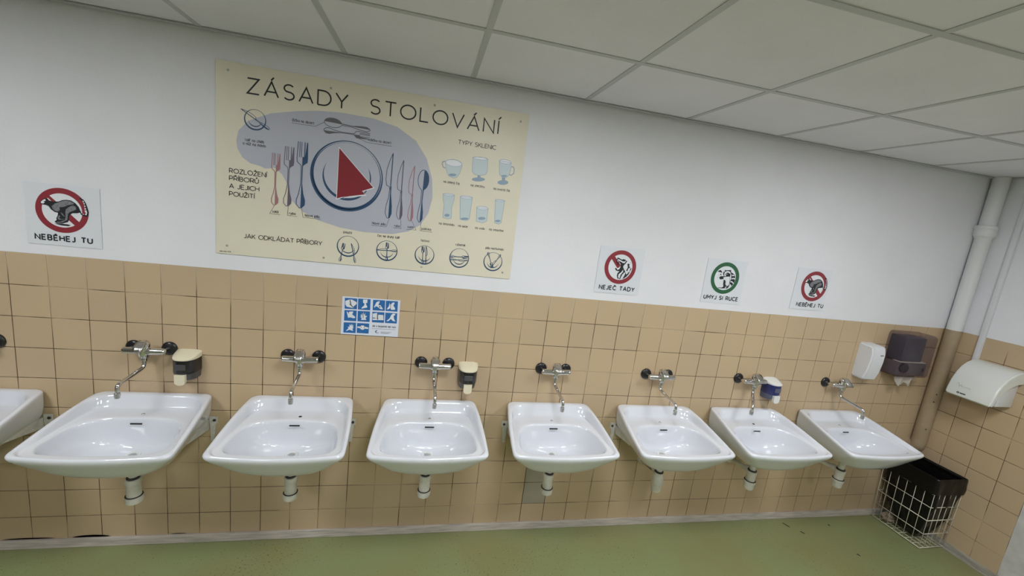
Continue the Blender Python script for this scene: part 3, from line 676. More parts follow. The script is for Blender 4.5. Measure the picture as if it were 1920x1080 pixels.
# ---------------- floor litter ----------------
def splinter(p,L_,ang,w_,label):
    bm=bmesh.new(); tube(bm,[(-L_/2,0,.0025),(-L_/4,.002,.003),(L_/4,-.001,.003),(L_/2,.001,.002)],[w_*.3,w_/2,w_/2,w_*.3],6); o=obj('floor_splinter',bm,M['twig'],None,smooth=True,loc=(p[0],p[1],-.0005)); o.rotation_euler=(0,0,ang); tag(o,label,'litter','dark splinters on the green floor')
splinter((4.5885,-0.0770),0.0485,-1.081,.006,'dark splinter on the green floor left of the wire bin, nearest the skirting')
splinter((4.6539,-0.1518),0.0287,-0.821,.006,'tiny dark splinter on the floor in front of the longest one')
splinter((4.9517,-0.0952),0.0130,-1.002,.006,'dark speck of dirt on the floor just left of the wire bin')
splinter((4.8923,-0.3632),0.0203,-1.118,.006,'tiny dark splinter on the floor in front of the wire bin')

# ---------------- printed sheets ----------------
ART=json.loads(r'''{"poster":{"size":[[-0.0001,0.8874],[1.4797,0.8889],[1.4756,-0.0017],[-0.002,0.0005]],"blob":[[0.0869,0.545],[0.0951,0.5909],[0.1366,0.6419],[0.2332,0.6904],[0.3446,0.7184],[0.432,0.7346],[0.4305,0.7353],[0.5463,0.7445],[0.6956,0.7412],[0.8122,0.7192],[0.9077,0.6668],[0.9675,0.5886],[1.0028,0.4914],[1.0136,0.3971],[0.9986,0.312],[0.9625,0.2462],[0.9023,0.2056],[0.8223,0.1828],[0.6799,0.1776],[0.5639,0.188],[0.4594,0.2129],[0.3846,0.2484],[0.338,0.2912],[0.319,0.3368],[0.3072,0.3829],[0.2861,0.4177],[0.2548,0.4415],[0.2131,0.4328],[0.1897,0.4416],[0.1466,0.4484],[0.1124,0.4719],[0.0912,0.5096]],"screws":[[0.0511,0.8503],[0.4943,0.8484],[0.9854,0.8523],[1.4351,0.8449],[0.0476,0.0414],[0.4917,0.0257],[0.9864,0.0241],[1.4319,0.0339]],"text":[["ZÁSADY",0.1291,0.7645,0.5758,0.0657,0.0068],["STOLOVÁNÍ",0.6751,0.7645,1.3242,0.0657,0.0068],["ROZLOŽENÍ",0.0561,0.3927,0.2207,0.03,0.0032],["PŘÍBORŮ",0.0561,0.3579,0.1859,0.03,0.0032],["A JEJICH",0.0561,0.3209,0.1887,0.03,0.0032],["POUŽITÍ",0.0562,0.2842,0.1679,0.03,0.0032],["JAK ODKLÁDAT PŘÍBORY",0.1217,0.0872,0.4827,0.026,0.003],["TYPY SKLENIC",1.1188,0.6843,1.3201,0.026,0.0028],["talíř na chléb",0.1231,0.5484,0.2067,0.0125,0.0017],["a nůž na máslo",0.114,0.5313,0.2143,0.0125,0.0017],["lžička na dezert",0.3265,0.6701,0.4256,0.0125,0.0017],["vidlička na dezert",0.6753,0.6325,0.7877,0.0125,0.0017],["salát",0.2467,0.2261,0.2771,0.0125,0.0017],["ryba",0.3241,0.2263,0.354,0.0125,0.0017],["hlavní jídlo",0.3967,0.2247,0.4653,0.0125,0.0017],["hlavní jídlo",0.7189,0.2235,0.7877,0.0125,0.0017],["ryba",0.8303,0.2222,0.8589,0.0125,0.0017],["salát",0.8972,0.2239,0.931,0.0125,0.0017],["polévka",0.97,0.2227,1.0205,0.0125,0.0017],["pauza",0.5818,0.1622,0.6234,0.0125,0.0017],["čas na druhý talíř",0.7492,0.1619,0.8629,0.0125,0.0017],["hotovo",0.9726,0.1608,1.0168,0.0125,0.0017],["výborné",1.1559,0.1583,1.2092,0.0125,0.0017],["jídlo nechutnalo",1.3209,0.157,1.4243,0.0125,0.0017],["na zelený čaj",1.0626,0.4799,1.1469,0.0125,0.0017],["na zmrzlinu",1.2057,0.4805,1.2815,0.0125,0.0017],["na ovocný čaj",1.3296,0.4788,1.4195,0.0125,0.0017],["na limonádu",1.0578,0.2611,1.1403,0.0125,0.0017],["na juice",1.1616,0.2602,1.212,0.0125,0.0017],["na vodu",1.2528,0.2594,1.3058,0.0125,0.0017],["na smoothie",1.3299,0.2597,1.411,0.0125,0.0017],["zzp-nbz-4131",0.0146,0.0088,0.065,0.006,0.001]],"lines":[[[0.3257,0.6618],[0.4299,0.6623],[0.4707,0.6879]],[[0.6261,0.6392],[0.6706,0.6236],[0.7936,0.6226]],[[0.2577,0.2641],[0.2355,0.22],[0.2831,0.2193]],[[0.3192,0.2663],[0.3168,0.2206],[0.3607,0.2194]],[[0.3805,0.2647],[0.3883,0.2194],[0.4707,0.2187]],[[0.8017,0.261],[0.7905,0.2168],[0.7165,0.2172]],[[0.8608,0.264],[0.8655,0.217],[0.8274,0.2161]],[[0.9157,0.2655],[0.9426,0.2177],[0.893,0.2151]],[[0.9653,0.2624],[0.9641,0.2167],[1.0271,0.2152]]],"forks":[[[0.2609,0.5114],[0.2577,0.2641]],[[0.3197,0.5505],[0.3142,0.2657]],[[0.3787,0.5811],[0.3745,0.264]],[[0.6845,0.6533],[0.4697,0.6509]]],"knives":[[[0.8008,0.5901],[0.797,0.2614]],[[0.8549,0.5632],[0.8528,0.2621]],[[0.9112,0.5432],[0.9089,0.2598]]],"spoons":[[[0.962,0.5305],[0.9572,0.2605]],[[0.4695,0.6938],[0.6837,0.6843]]],"plate":[0.5863,0.455,0.1727],"napkin":[[0.5442,0.5777],[0.7144,0.4079],[0.5432,0.3317]],"fold":[[0.6629,0.3849],[0.6808,0.3671],[0.5662,0.3384]],"foldw":[[0.5549,0.337],[0.663,0.3833],[0.6663,0.3718]],"smallplates":[[0.6074,0.0951,0.0544],[0.8019,0.0919,0.054],[0.9971,0.0887,0.0516],[1.1836,0.0905,0.0536],[1.3713,0.0888,0.053],[0.1662,0.6498,0.0738]],"sforks":[[[0.5888,0.109],[0.5715,0.0146]],[[0.8026,0.136],[0.8038,0.0378]],[[0.9869,0.1341],[0.9902,0.0381]],[[1.2321,0.0984],[1.1323,0.0961]],[[1.3719,0.0543],[1.3374,0.1383]]],"sknives":[[[0.6226,0.1126],[0.6468,0.0131]],[[0.7479,0.0913],[0.8548,0.0958]],[[1.0018,0.1372],[1.0069,0.0397]],[[1.2321,0.083],[1.1338,0.0795]],[[1.3627,0.0519],[1.4116,0.1334]],[[0.1052,0.6902],[0.2281,0.615]]],"glass":[[[1.0638,0.5859],[1.0736,0.5962],[1.0997,0.6031],[1.1268,0.6017],[1.1499,0.5876],[1.1509,0.5772],[1.1414,0.5361],[1.1297,0.5159],[1.1113,0.5097],[1.0891,0.5157],[1.0767,0.5325],[1.0667,0.5653]],[[1.2032,0.6269],[1.2217,0.6332],[1.2601,0.6351],[1.2828,0.6304],[1.2871,0.5669],[1.2779,0.5494],[1.2481,0.5411],[1.2201,0.5442],[1.2067,0.5557]],[[1.3443,0.6312],[1.4095,0.6297],[1.411,0.5948],[1.4058,0.5669],[1.3936,0.55],[1.3709,0.5486],[1.3557,0.5574],[1.3514,0.5703]],[[1.0668,0.422],[1.1262,0.4215],[1.126,0.3944],[1.1172,0.3607],[1.1191,0.3281],[1.12,0.3007],[1.1014,0.2941],[1.0762,0.3],[1.0759,0.3338],[1.0773,0.3666],[1.0695,0.3927]],[[1.1571,0.42],[1.2218,0.4217],[1.2169,0.3065],[1.2011,0.2964],[1.1671,0.3007]],[[1.2504,0.3726],[1.313,0.3747],[1.3115,0.3064],[1.2915,0.2957],[1.2559,0.2999]],[[1.3465,0.4264],[1.3985,0.4274],[1.392,0.3072],[1.3774,0.2982],[1.3566,0.3032]]],"rims":[[[1.1497,0.5854],[1.1461,0.5789],[1.1366,0.5734],[1.1225,0.5697],[1.106,0.5684],[1.0897,0.5696],[1.0761,0.5732],[1.0672,0.5786],[1.0643,0.585],[1.0679,0.5914],[1.0773,0.5968],[1.0913,0.6006],[1.1076,0.6019],[1.1239,0.6008],[1.1376,0.5972],[1.1467,0.5918]],[[1.2827,0.63],[1.2796,0.6273],[1.2709,0.6247],[1.2579,0.6226],[1.2426,0.6215],[1.2274,0.6214],[1.2145,0.6223],[1.2059,0.6242],[1.2029,0.6266],[1.2059,0.6294],[1.2145,0.632],[1.2274,0.634],[1.2426,0.6352],[1.2579,0.6353],[1.2709,0.6344],[1.2796,0.6325]],[[1.4091,0.6307],[1.4065,0.6266],[1.3993,0.6231],[1.3887,0.6207],[1.3762,0.6197],[1.3638,0.6205],[1.3534,0.6227],[1.3465,0.6261],[1.3441,0.6301],[1.3467,0.6342],[1.3538,0.6378],[1.3644,0.6402],[1.3768,0.6411],[1.3892,0.6404],[1.3997,0.6382],[1.4067,0.6348]],[[1.126,0.4222],[1.1237,0.4198],[1.1172,0.4178],[1.1075,0.4163],[1.0961,0.4155],[1.0847,0.4157],[1.0752,0.4168],[1.0688,0.4185],[1.0666,0.4207],[1.0688,0.4231],[1.0753,0.4251],[1.0849,0.4266],[1.0963,0.4274],[1.1076,0.4272],[1.1173,0.4261],[1.1237,0.4244]],[[1.2212,0.4205],[1.2187,0.4175],[1.2117,0.4149],[1.2014,0.413],[1.1891,0.4122],[1.1769,0.4125],[1.1666,0.4139],[1.1598,0.4162],[1.1574,0.419],[1.1598,0.422],[1.1667,0.4246],[1.177,0.4265],[1.1892,0.4273],[1.2014,0.427],[1.2118,0.4257],[1.2187,0.4234]],[[1.3128,0.3753],[1.3105,0.3718],[1.3037,0.3687],[1.2935,0.3664],[1.2815,0.3653],[1.2694,0.3656],[1.2592,0.3671],[1.2524,0.3697],[1.25,0.373],[1.2523,0.3764],[1.259,0.3795],[1.2691,0.3818],[1.2811,0.3829],[1.2932,0.3827],[1.3034,0.3812],[1.3103,0.3785]],[[1.3985,0.4269],[1.3966,0.4249],[1.3909,0.423],[1.3824,0.4216],[1.3724,0.4209],[1.3624,0.4208],[1.3539,0.4216],[1.3482,0.4229],[1.3462,0.4248],[1.3481,0.4267],[1.3537,0.4286],[1.3622,0.43],[1.3722,0.4308],[1.3822,0.4308],[1.3907,0.4301],[1.3964,0.4287]]],"water":[[[1.1264,0.5277],[1.1251,0.5246],[1.1209,0.5217],[1.1145,0.5192],[1.1067,0.5175],[1.0989,0.517],[1.0922,0.5177],[1.0876,0.5195],[1.0858,0.5221],[1.0871,0.5251],[1.0912,0.5281],[1.0976,0.5306],[1.1054,0.5322],[1.1132,0.5327],[1.1199,0.532],[1.1246,0.5303]],[[1.2783,0.5252],[1.2761,0.5208],[1.2689,0.5163],[1.2579,0.5125],[1.2448,0.5099],[1.2315,0.509],[1.2201,0.5098],[1.2123,0.5122],[1.2092,0.5159],[1.2114,0.5203],[1.2185,0.5248],[1.2294,0.5286],[1.2425,0.5312],[1.2558,0.5322],[1.2673,0.5314],[1.2752,0.529]],[[1.237,0.5412],[1.2525,0.5417],[1.2543,0.5247],[1.2389,0.5237]],[[1.4062,0.5261],[1.4045,0.521],[1.3987,0.5161],[1.3895,0.5122],[1.3784,0.5098],[1.3671,0.5092],[1.3573,0.5107],[1.3506,0.5138],[1.3478,0.5183],[1.3495,0.5233],[1.3553,0.5281],[1.3644,0.5321],[1.3755,0.5345],[1.3867,0.5351],[1.3966,0.5337],[1.4034,0.5305]],[[1.368,0.5493],[1.3863,0.549],[1.3878,0.5263],[1.3707,0.5268]],[[1.3953,0.559],[1.3944,0.5568],[1.3912,0.5546],[1.3862,0.5527],[1.3803,0.5515],[1.3742,0.5511],[1.369,0.5516],[1.3654,0.5528],[1.364,0.5547],[1.3649,0.5569],[1.3681,0.5591],[1.3731,0.561],[1.379,0.5622],[1.3851,0.5626],[1.3903,0.5621],[1.3939,0.5609]],[[1.1105,0.315],[1.1097,0.312],[1.107,0.3091],[1.1027,0.307],[1.0976,0.3058],[1.0923,0.3057],[1.0878,0.3069],[1.0846,0.309],[1.0833,0.3118],[1.0841,0.3148],[1.0868,0.3176],[1.091,0.3198],[1.0962,0.321],[1.1014,0.321],[1.106,0.3199],[1.1091,0.3178]],[[1.2127,0.3088],[1.2113,0.3063],[1.207,0.3038],[1.2003,0.3017],[1.1923,0.3003],[1.1842,0.2998],[1.1773,0.3004],[1.1725,0.3018],[1.1707,0.3039],[1.1721,0.3064],[1.1764,0.3089],[1.1831,0.311],[1.1911,0.3124],[1.1991,0.3129],[1.2061,0.3124],[1.2109,0.3109]],[[1.3036,0.3211],[1.3023,0.318],[1.2982,0.315],[1.2918,0.3125],[1.2842,0.311],[1.2764,0.3107],[1.2697,0.3116],[1.265,0.3136],[1.2632,0.3164],[1.2644,0.3195],[1.2685,0.3225],[1.2748,0.325],[1.2825,0.3265],[1.2903,0.3268],[1.297,0.3259],[1.3017,0.3239]],[[1.3874,0.3169],[1.3865,0.3142],[1.3836,0.3116],[1.3789,0.3096],[1.3733,0.3085],[1.3676,0.3083],[1.3626,0.3092],[1.3592,0.311],[1.3577,0.3134],[1.3586,0.3161],[1.3615,0.3186],[1.3662,0.3207],[1.3718,0.3218],[1.3775,0.322],[1.3825,0.3211],[1.3859,0.3193]]],"handles":[[[1.0636,0.5885],[1.0506,0.584],[1.0479,0.5732],[1.0545,0.5584],[1.0668,0.5533]],[[1.4121,0.6085],[1.4234,0.6101],[1.4307,0.5975],[1.4294,0.5756],[1.4174,0.5658],[1.4058,0.5669]]]},"runner":{"black":[[[-0.0795,0.0309],[-0.0704,0.042],[-0.0605,0.0483],[-0.0522,0.0465],[-0.0467,0.0398],[-0.0349,0.037],[-0.0119,0.039],[0.0031,0.0478],[0.0191,0.0512],[0.036,0.0502],[0.0526,0.0401],[0.0645,0.0236],[0.0687,0.0102],[0.0689,0.0],[0.0575,-0.0051],[0.0403,-0.0066],[0.0326,-0.0122],[0.0259,-0.0226],[0.0243,-0.0388],[0.0195,-0.0496],[-0.0018,-0.0588],[-0.0239,-0.0607],[-0.0317,-0.0541],[-0.0275,-0.0483],[-0.0229,-0.0443],[-0.0244,-0.0372],[-0.018,-0.0234],[-0.0166,-0.0117],[-0.0281,-0.0096],[-0.0408,-0.0001],[-0.0496,0.0117],[-0.06,0.0182],[-0.0743,0.0193],[-0.0806,0.0242]],[[-0.0337,-0.0624],[-0.0019,-0.06],[0.0177,-0.06],[0.0298,-0.0631],[0.0197,-0.0683],[-0.0072,-0.0676]],[[0.0656,0.0643],[0.076,0.0656],[0.0855,0.0587],[0.0933,0.0437],[0.0975,0.0283],[0.1026,0.0055],[0.1009,-0.0093],[0.0941,-0.0166],[0.0817,-0.016],[0.0721,-0.0098],[0.0659,0.0041],[0.0705,0.0069],[0.0774,-0.0033],[0.0845,-0.0083],[0.0911,-0.0017],[0.0895,0.0156],[0.0855,0.0355],[0.0779,0.0549]]],"grey":[[[-0.0386,0.0159],[-0.0257,0.029],[-0.0109,0.0357],[0.0041,0.0442],[0.0189,0.0477],[0.0358,0.0461],[0.0487,0.0368],[0.0375,0.0319],[0.0226,0.0272],[0.01,0.019],[-0.0012,0.0156],[-0.0097,0.0152],[-0.0079,0.0038],[-0.0132,-0.004],[-0.0206,-0.0064],[-0.03,-0.0017],[-0.0368,0.0061]],[[0.0141,0.0065],[0.0245,0.0179],[0.0422,0.0287],[0.0541,0.023],[0.0535,0.0113],[0.0433,0.0042],[0.0307,-0.0016],[0.023,-0.0098],[0.0198,-0.0218],[0.0176,-0.0396],[-0.0015,-0.0535],[-0.0188,-0.0569],[-0.0271,-0.0541],[-0.0087,-0.0508],[0.009,-0.0406],[0.012,-0.0228],[0.0122,-0.0053]],[[-0.0143,-0.023],[-0.0084,-0.0252],[-0.0126,-0.0344],[-0.0056,-0.0394],[0.0068,-0.0365],[-0.0008,-0.0417],[-0.0155,-0.042],[-0.02,-0.0367]],[[-0.0061,-0.0075],[0.0009,-0.0125],[0.0087,-0.0246],[0.0061,-0.0264],[-0.0031,-0.0173]]],"white":[[[-0.0779,0.0302],[-0.0681,0.0408],[-0.0607,0.0446],[-0.0588,0.0377],[-0.0681,0.0331],[-0.0628,0.0301],[-0.0687,0.0236],[-0.0768,0.0241]],[[-0.0537,0.0503],[-0.0496,0.0508],[-0.0384,0.0389],[-0.0467,0.0398]],[[0.0855,0.0108],[0.0943,0.0127],[0.0962,0.0019],[0.0931,-0.0102],[0.0858,-0.0082],[0.0911,-0.0017]],[[0.0799,0.0551],[0.0852,0.0543],[0.0856,0.0471],[0.0824,0.0467]],[[0.0836,0.0454],[0.0885,0.0446],[0.0886,0.0382],[0.0852,0.0378]],[[0.0855,0.0341],[0.0911,0.0333],[0.0908,0.0275],[0.0868,0.0264]],[[0.0861,0.0225],[0.093,0.0219],[0.0927,0.016],[0.0869,0.0148]],[[0.0722,0.0025],[0.0757,0.0029],[0.0769,-0.0028],[0.0737,-0.0032]],[[0.0778,-0.0047],[0.0818,-0.0043],[0.082,-0.0092],[0.0791,-0.009]],[[-0.0588,0.0192],[-0.0495,0.0146],[-0.0428,0.0054],[-0.0461,0.0107]]]},"lion":{"black":[[[-0.0263,0.0565],[-0.0156,0.0529],[0.0024,0.0454],[0.0083,0.0497],[0.0219,0.0488],[0.0319,0.0405],[0.0512,0.0455],[0.0368,0.0409],[0.0319,0.0311],[0.027,0.0212],[0.0184,0.0126],[0.0168,0.0031],[0.0218,-0.0059],[0.0351,-0.0235],[0.043,-0.0385],[0.0541,-0.0343],[0.0463,-0.0477],[0.0359,-0.0645],[0.0214,-0.0689],[0.0264,-0.0495],[0.0208,-0.0374],[0.0164,-0.0504],[0.0101,-0.0715],[0.0034,-0.0721],[0.002,-0.0549],[-0.0015,-0.0725],[-0.0073,-0.0683],[-0.0141,-0.0532],[-0.0129,-0.0373],[-0.0019,-0.0238],[-0.0119,-0.0241],[-0.0258,-0.0213],[-0.0341,-0.008],[-0.0269,-0.0057],[-0.0206,-0.013],[-0.0077,-0.0102],[-0.0014,0.0014],[-0.003,0.0199],[-0.0156,0.0343],[-0.0268,0.0409],[-0.0353,0.0417]],[[-0.0386,0.0413],[-0.0293,0.036],[-0.0156,0.0156],[-0.0178,0.0092],[-0.026,0.0177]],[[0.0402,0.0225],[0.051,0.0283],[0.0557,0.0209],[0.0538,0.0129],[0.0639,0.0044],[0.0517,-0.0031],[0.0479,-0.0191],[0.039,-0.0168],[0.0472,0.0028]],[[0.0633,-0.002],[0.0728,0.0021],[0.0651,-0.0207],[0.0622,-0.0194]],[[0.0551,-0.0216],[0.0657,-0.0238],[0.0558,-0.0437],[0.049,-0.0475]],[[0.054,0.0395],[0.0659,0.0297],[0.0606,0.0308]],[[0.0627,0.02],[0.0715,0.0145],[0.0655,0.014]],[[0.0292,-0.0651],[0.043,-0.048],[0.0552,-0.0406],[0.0475,-0.0539]]],"white":[[[-0.0318,0.0631],[-0.0218,0.0684],[-0.0023,0.0713],[0.0184,0.0681],[0.0406,0.0569],[0.0528,0.0456],[0.0316,0.042],[0.0217,0.0498],[0.0082,0.0503],[0.0022,0.0466],[-0.0156,0.0529]],[[-0.0298,0.0484],[-0.0143,0.0453],[0.0074,0.0365],[0.0209,0.0363],[0.023,0.0427],[0.0275,0.0369],[0.0209,0.0269],[0.009,0.0273],[-0.0019,0.0325],[-0.0162,0.0373]],[[0.0212,0.016],[0.0308,0.0279],[0.044,0.0385],[0.0604,0.0323],[0.0676,0.0205],[0.0722,0.0052],[0.0622,0.0042],[0.0538,0.0129],[0.0554,0.0224],[0.0494,0.0275],[0.0402,0.0225],[0.0466,0.0059],[0.0406,-0.0072],[0.0329,-0.0111],[0.0229,-0.0026]],[[-0.0247,-0.0087],[-0.0152,-0.0056],[-0.0063,0.0009],[-0.0047,0.0104],[-0.0004,0.0014],[-0.0057,-0.0116],[-0.0164,-0.0173]],[[-0.0057,-0.0587],[-0.0052,-0.0429],[0.0092,-0.029],[0.0196,-0.0123],[0.0219,-0.0247],[0.0086,-0.0448],[0.0059,-0.0671]],[[0.0164,-0.0694],[0.0225,-0.0467],[0.0263,-0.0306],[0.0357,-0.0266],[0.0352,-0.0424],[0.0259,-0.0654]],[[0.055,-0.0027],[0.0645,-0.0081],[0.0563,-0.0278],[0.0518,-0.0219]],[[0.0685,-0.0204],[0.0706,-0.0139],[0.063,-0.0367],[0.0579,-0.0365]],[[-0.0282,0.0393],[-0.0214,0.0384],[-0.0222,0.0336],[-0.0256,0.0339]]],"red":[[[-0.0222,0.0336],[-0.0154,0.0327],[-0.0074,0.0164],[-0.0099,0.0115],[-0.0178,0.0185]]]},"raccoon":{"black":[[[-0.0153,0.0523],[-0.0029,0.0504],[0.0135,0.0529],[0.03,0.0556],[0.0323,0.0462],[0.0378,0.0377],[0.0445,0.0383],[0.0609,0.0277],[0.0689,0.0163],[0.0744,-0.0014],[0.0727,-0.0198],[0.0636,-0.0389],[0.0549,-0.0457],[0.0417,-0.0484],[0.0315,-0.063],[-0.0054,-0.0667],[-0.0361,-0.0669],[-0.037,-0.0633],[-0.0102,-0.061],[-0.0,-0.0535],[-0.0053,-0.0387],[-0.0077,-0.0147],[-0.0064,-0.0055],[-0.0195,-0.0082],[-0.0341,-0.011],[-0.0439,0.0016],[-0.034,0.01],[-0.0106,0.0116],[-0.0202,0.0233],[-0.0217,0.0367],[-0.0115,0.0436]],[[-0.0639,0.0358],[-0.0528,0.0458],[-0.0415,0.0483],[-0.0301,0.0359],[-0.0323,0.0312],[-0.04,0.035]],[[-0.0544,0.0172],[-0.046,0.0174],[-0.0456,0.0156],[-0.054,0.0154]],[[-0.0422,0.0228],[-0.0342,0.025],[-0.0305,0.0164],[-0.0391,0.0171]],[[-0.0559,0.0021],[-0.0506,0.001],[-0.0532,-0.0022]]],"white":[[[-0.0104,0.0392],[0.0015,0.0463],[0.0185,0.0464],[0.0304,0.04],[0.0292,0.0308],[0.0103,0.0381],[-0.002,0.0325],[-0.0028,0.0219],[0.0043,0.0135],[-0.0091,0.0123],[-0.0133,0.03]],[[-0.0153,0.0027],[-0.003,0.0083],[0.0168,0.0116],[0.0302,0.0128],[0.0367,-0.0108],[0.0384,-0.0349],[0.0312,-0.0477],[0.017,-0.0459],[0.0091,-0.0344],[0.0096,-0.0223],[0.0017,-0.0109],[-0.005,-0.0115],[-0.0105,-0.0029]],[[0.0311,0.037],[0.039,0.0257],[0.0432,0.0019],[0.0415,-0.0164],[0.0326,0.01],[0.0323,0.0251]],[[0.0021,0.0299],[0.0069,0.0312],[0.0095,0.0245],[0.0042,0.024]],[[0.0428,0.0245],[0.0521,0.0284],[0.0645,0.0205],[0.048,0.0175]],[[0.0462,0.0037],[0.0589,0.0079],[0.0715,0.0059],[0.0727,-0.0031],[0.0591,0.0003],[0.0463,-0.0039]],[[0.0438,-0.0147],[0.056,-0.0152],[0.0708,-0.026],[0.0689,-0.0323],[0.0524,-0.0216],[0.0423,-0.0225]],[[0.0411,-0.0317],[0.0534,-0.0397],[0.0522,-0.049],[0.0391,-0.0516],[0.0416,-0.0408]],[[0.0168,-0.052],[0.0256,-0.0528],[0.0145,-0.0638],[0.0109,-0.0632]]]},"hands":{"cells":[[[0.0127,0.201],[0.0753,0.2016],[0.0761,0.1424],[0.0137,0.1415]],[[0.0798,0.202],[0.1428,0.2028],[0.144,0.142],[0.0811,0.1423]],[[0.1559,0.2014],[0.2184,0.2026],[0.2193,0.1443],[0.157,0.1435]],[[0.2226,0.2017],[0.2854,0.2024],[0.2864,0.1443],[0.2239,0.1447]],[[0.0136,0.1341],[0.0758,0.1355],[0.0762,0.0762],[0.014,0.0759]],[[0.0811,0.1342],[0.1437,0.1356],[0.1448,0.0766],[0.0823,0.0766]],[[0.1559,0.1347],[0.2187,0.1356],[0.2196,0.0767],[0.1568,0.0762]],[[0.2234,0.1347],[0.2861,0.1354],[0.287,0.0774],[0.2248,0.077]],[[0.0134,0.0664],[0.0755,0.0677],[0.0762,0.0095],[0.0137,0.0093]],[[0.0812,0.0666],[0.1437,0.0673],[0.1432,0.0104],[0.0818,0.0111]]],"white":[[[0.0157,0.1842],[0.0343,0.193],[0.0487,0.1941],[0.073,0.1814],[0.0735,0.1717],[0.0574,0.1557],[0.06,0.1486],[0.051,0.1491],[0.0239,0.1532],[0.0166,0.1649]],[[0.1048,0.1986],[0.1274,0.2004],[0.1273,0.182],[0.1195,0.1801],[0.1235,0.1694],[0.1285,0.1611],[0.1277,0.1561],[0.0985,0.1478],[0.1005,0.1541],[0.1122,0.1673],[0.1128,0.1784],[0.1058,0.1803]],[[0.1628,0.1625],[0.1738,0.1893],[0.1882,0.1973],[0.1908,0.193],[0.184,0.1728],[0.1954,0.1749],[0.2107,0.1524],[0.1968,0.1526],[0.1799,0.165],[0.1705,0.1668],[0.1676,0.1579]],[[0.2291,0.155],[0.2396,0.172],[0.2418,0.1921],[0.2462,0.1775],[0.2568,0.1932],[0.2672,0.1953],[0.2678,0.1866],[0.2625,0.1787],[0.273,0.1621],[0.2723,0.1545],[0.2525,0.153],[0.2484,0.1627],[0.2362,0.1531]],[[0.0252,0.1252],[0.0285,0.1266],[0.0358,0.1149],[0.0375,0.1261],[0.0565,0.1299],[0.058,0.1214],[0.0528,0.1136],[0.0704,0.1001],[0.0696,0.0938],[0.0606,0.092],[0.0435,0.0957],[0.0335,0.0925],[0.032,0.1011]],[[0.0928,0.1054],[0.101,0.1022],[0.0956,0.1167],[0.104,0.1099],[0.102,0.1246],[0.1095,0.1128],[0.1096,0.1313],[0.1141,0.1131],[0.1212,0.1285],[0.1188,0.1109],[0.1315,0.1081],[0.1217,0.0987],[0.1281,0.0867],[0.0996,0.0852],[0.1036,0.095]],[[0.1581,0.1249],[0.1797,0.1302],[0.1846,0.1256],[0.1832,0.1105],[0.1895,0.121],[0.2139,0.1202],[0.2168,0.0916],[0.1602,0.0889]],[[0.2311,0.0875],[0.2487,0.1051],[0.2545,0.1231],[0.2633,0.1325],[0.2763,0.131],[0.2755,0.1246],[0.2677,0.119],[0.271,0.1042],[0.2792,0.0883],[0.2649,0.0911],[0.2548,0.1018],[0.2428,0.0883]],[[0.0257,0.02],[0.0386,0.0333],[0.0347,0.0443],[0.0439,0.0412],[0.0407,0.0596],[0.0469,0.0488],[0.0531,0.0617],[0.0537,0.0493],[0.061,0.061],[0.0583,0.0471],[0.0659,0.0538],[0.0598,0.041],[0.0655,0.0401],[0.0591,0.0322],[0.0631,0.0204],[0.0435,0.0262],[0.0302,0.0191]],[[0.0833,0.0475],[0.0993,0.0485],[0.1035,0.0546],[0.1173,0.0547],[0.1222,0.0488],[0.1403,0.0455],[0.1402,0.0362],[0.1228,0.0375],[0.1129,0.0301],[0.1024,0.0325],[0.0975,0.0384],[0.0837,0.04]]],"grey":[[[0.0366,0.1907],[0.041,0.1923],[0.0467,0.1672],[0.0412,0.1643]],[[0.181,0.1278],[0.1843,0.1306],[0.1888,0.0934],[0.1819,0.0929]],[[0.1334,0.0533],[0.1346,0.0534],[0.1346,0.0526]],[[0.0354,0.1687],[0.0432,0.1706],[0.0599,0.151],[0.0554,0.1502]],[[0.1899,0.1695],[0.1958,0.1687],[0.1952,0.16],[0.188,0.1631]],[[0.2461,0.18],[0.2488,0.1802],[0.2502,0.1591],[0.2475,0.1589]],[[0.107,0.1175],[0.1106,0.1178],[0.1127,0.0956],[0.11,0.0954]],[[0.1015,0.0499],[0.1042,0.0501],[0.1038,0.0401],[0.1014,0.0424]],[[0.1174,0.0522],[0.1202,0.0512],[0.1204,0.0399],[0.1181,0.0398]],[[0.1605,0.1039],[0.1815,0.1004],[0.1609,0.0965]]],"logo":[[[0.1756,0.0245],[0.1832,0.0326],[0.1884,0.0317],[0.1814,0.0244],[0.1841,0.0187],[0.1968,0.0195],[0.197,0.017],[0.1819,0.0161]]],"text":[["Jak si bezpečně mýt ruce",0.1584,0.0553,0.2839,0.0105,0.0021]],"rules":[[[0.1584,0.0399],[0.2835,0.0421]],[[0.2059,0.0244],[0.2634,0.025]],[[0.2061,0.0201],[0.2543,0.0198]],[[0.2064,0.0163],[0.2475,0.0163]]],"size":[[0.0002,0.2077],[0.2978,0.2101],[0.2983,0.0003],[0.0006,-0.0002]]}}''')
def layer(name,lst,m,parent,off): return obj(name,polys(lst,off),m,parent)
def ring_poly(bm,c,r0,r1,off,n=64,ec=None):
    """ring between circle r0 (inner, centre offset ec) and r1"""
    ec=ec or (0,0); A_=[bm.verts.new((c[0]+ec[0]+r0*math.cos(2*PI*i/n),-off,c[1]+ec[1]+r0*math.sin(2*PI*i/n))) for i in range(n)]; B_=[bm.verts.new((c[0]+r1*math.cos(2*PI*i/n),-off,c[1]+r1*math.sin(2*PI*i/n))) for i in range(n)]
    for i in range(n): bm.faces.new((A_[i],A_[(i+1)%n],B_[(i+1)%n],B_[i]))
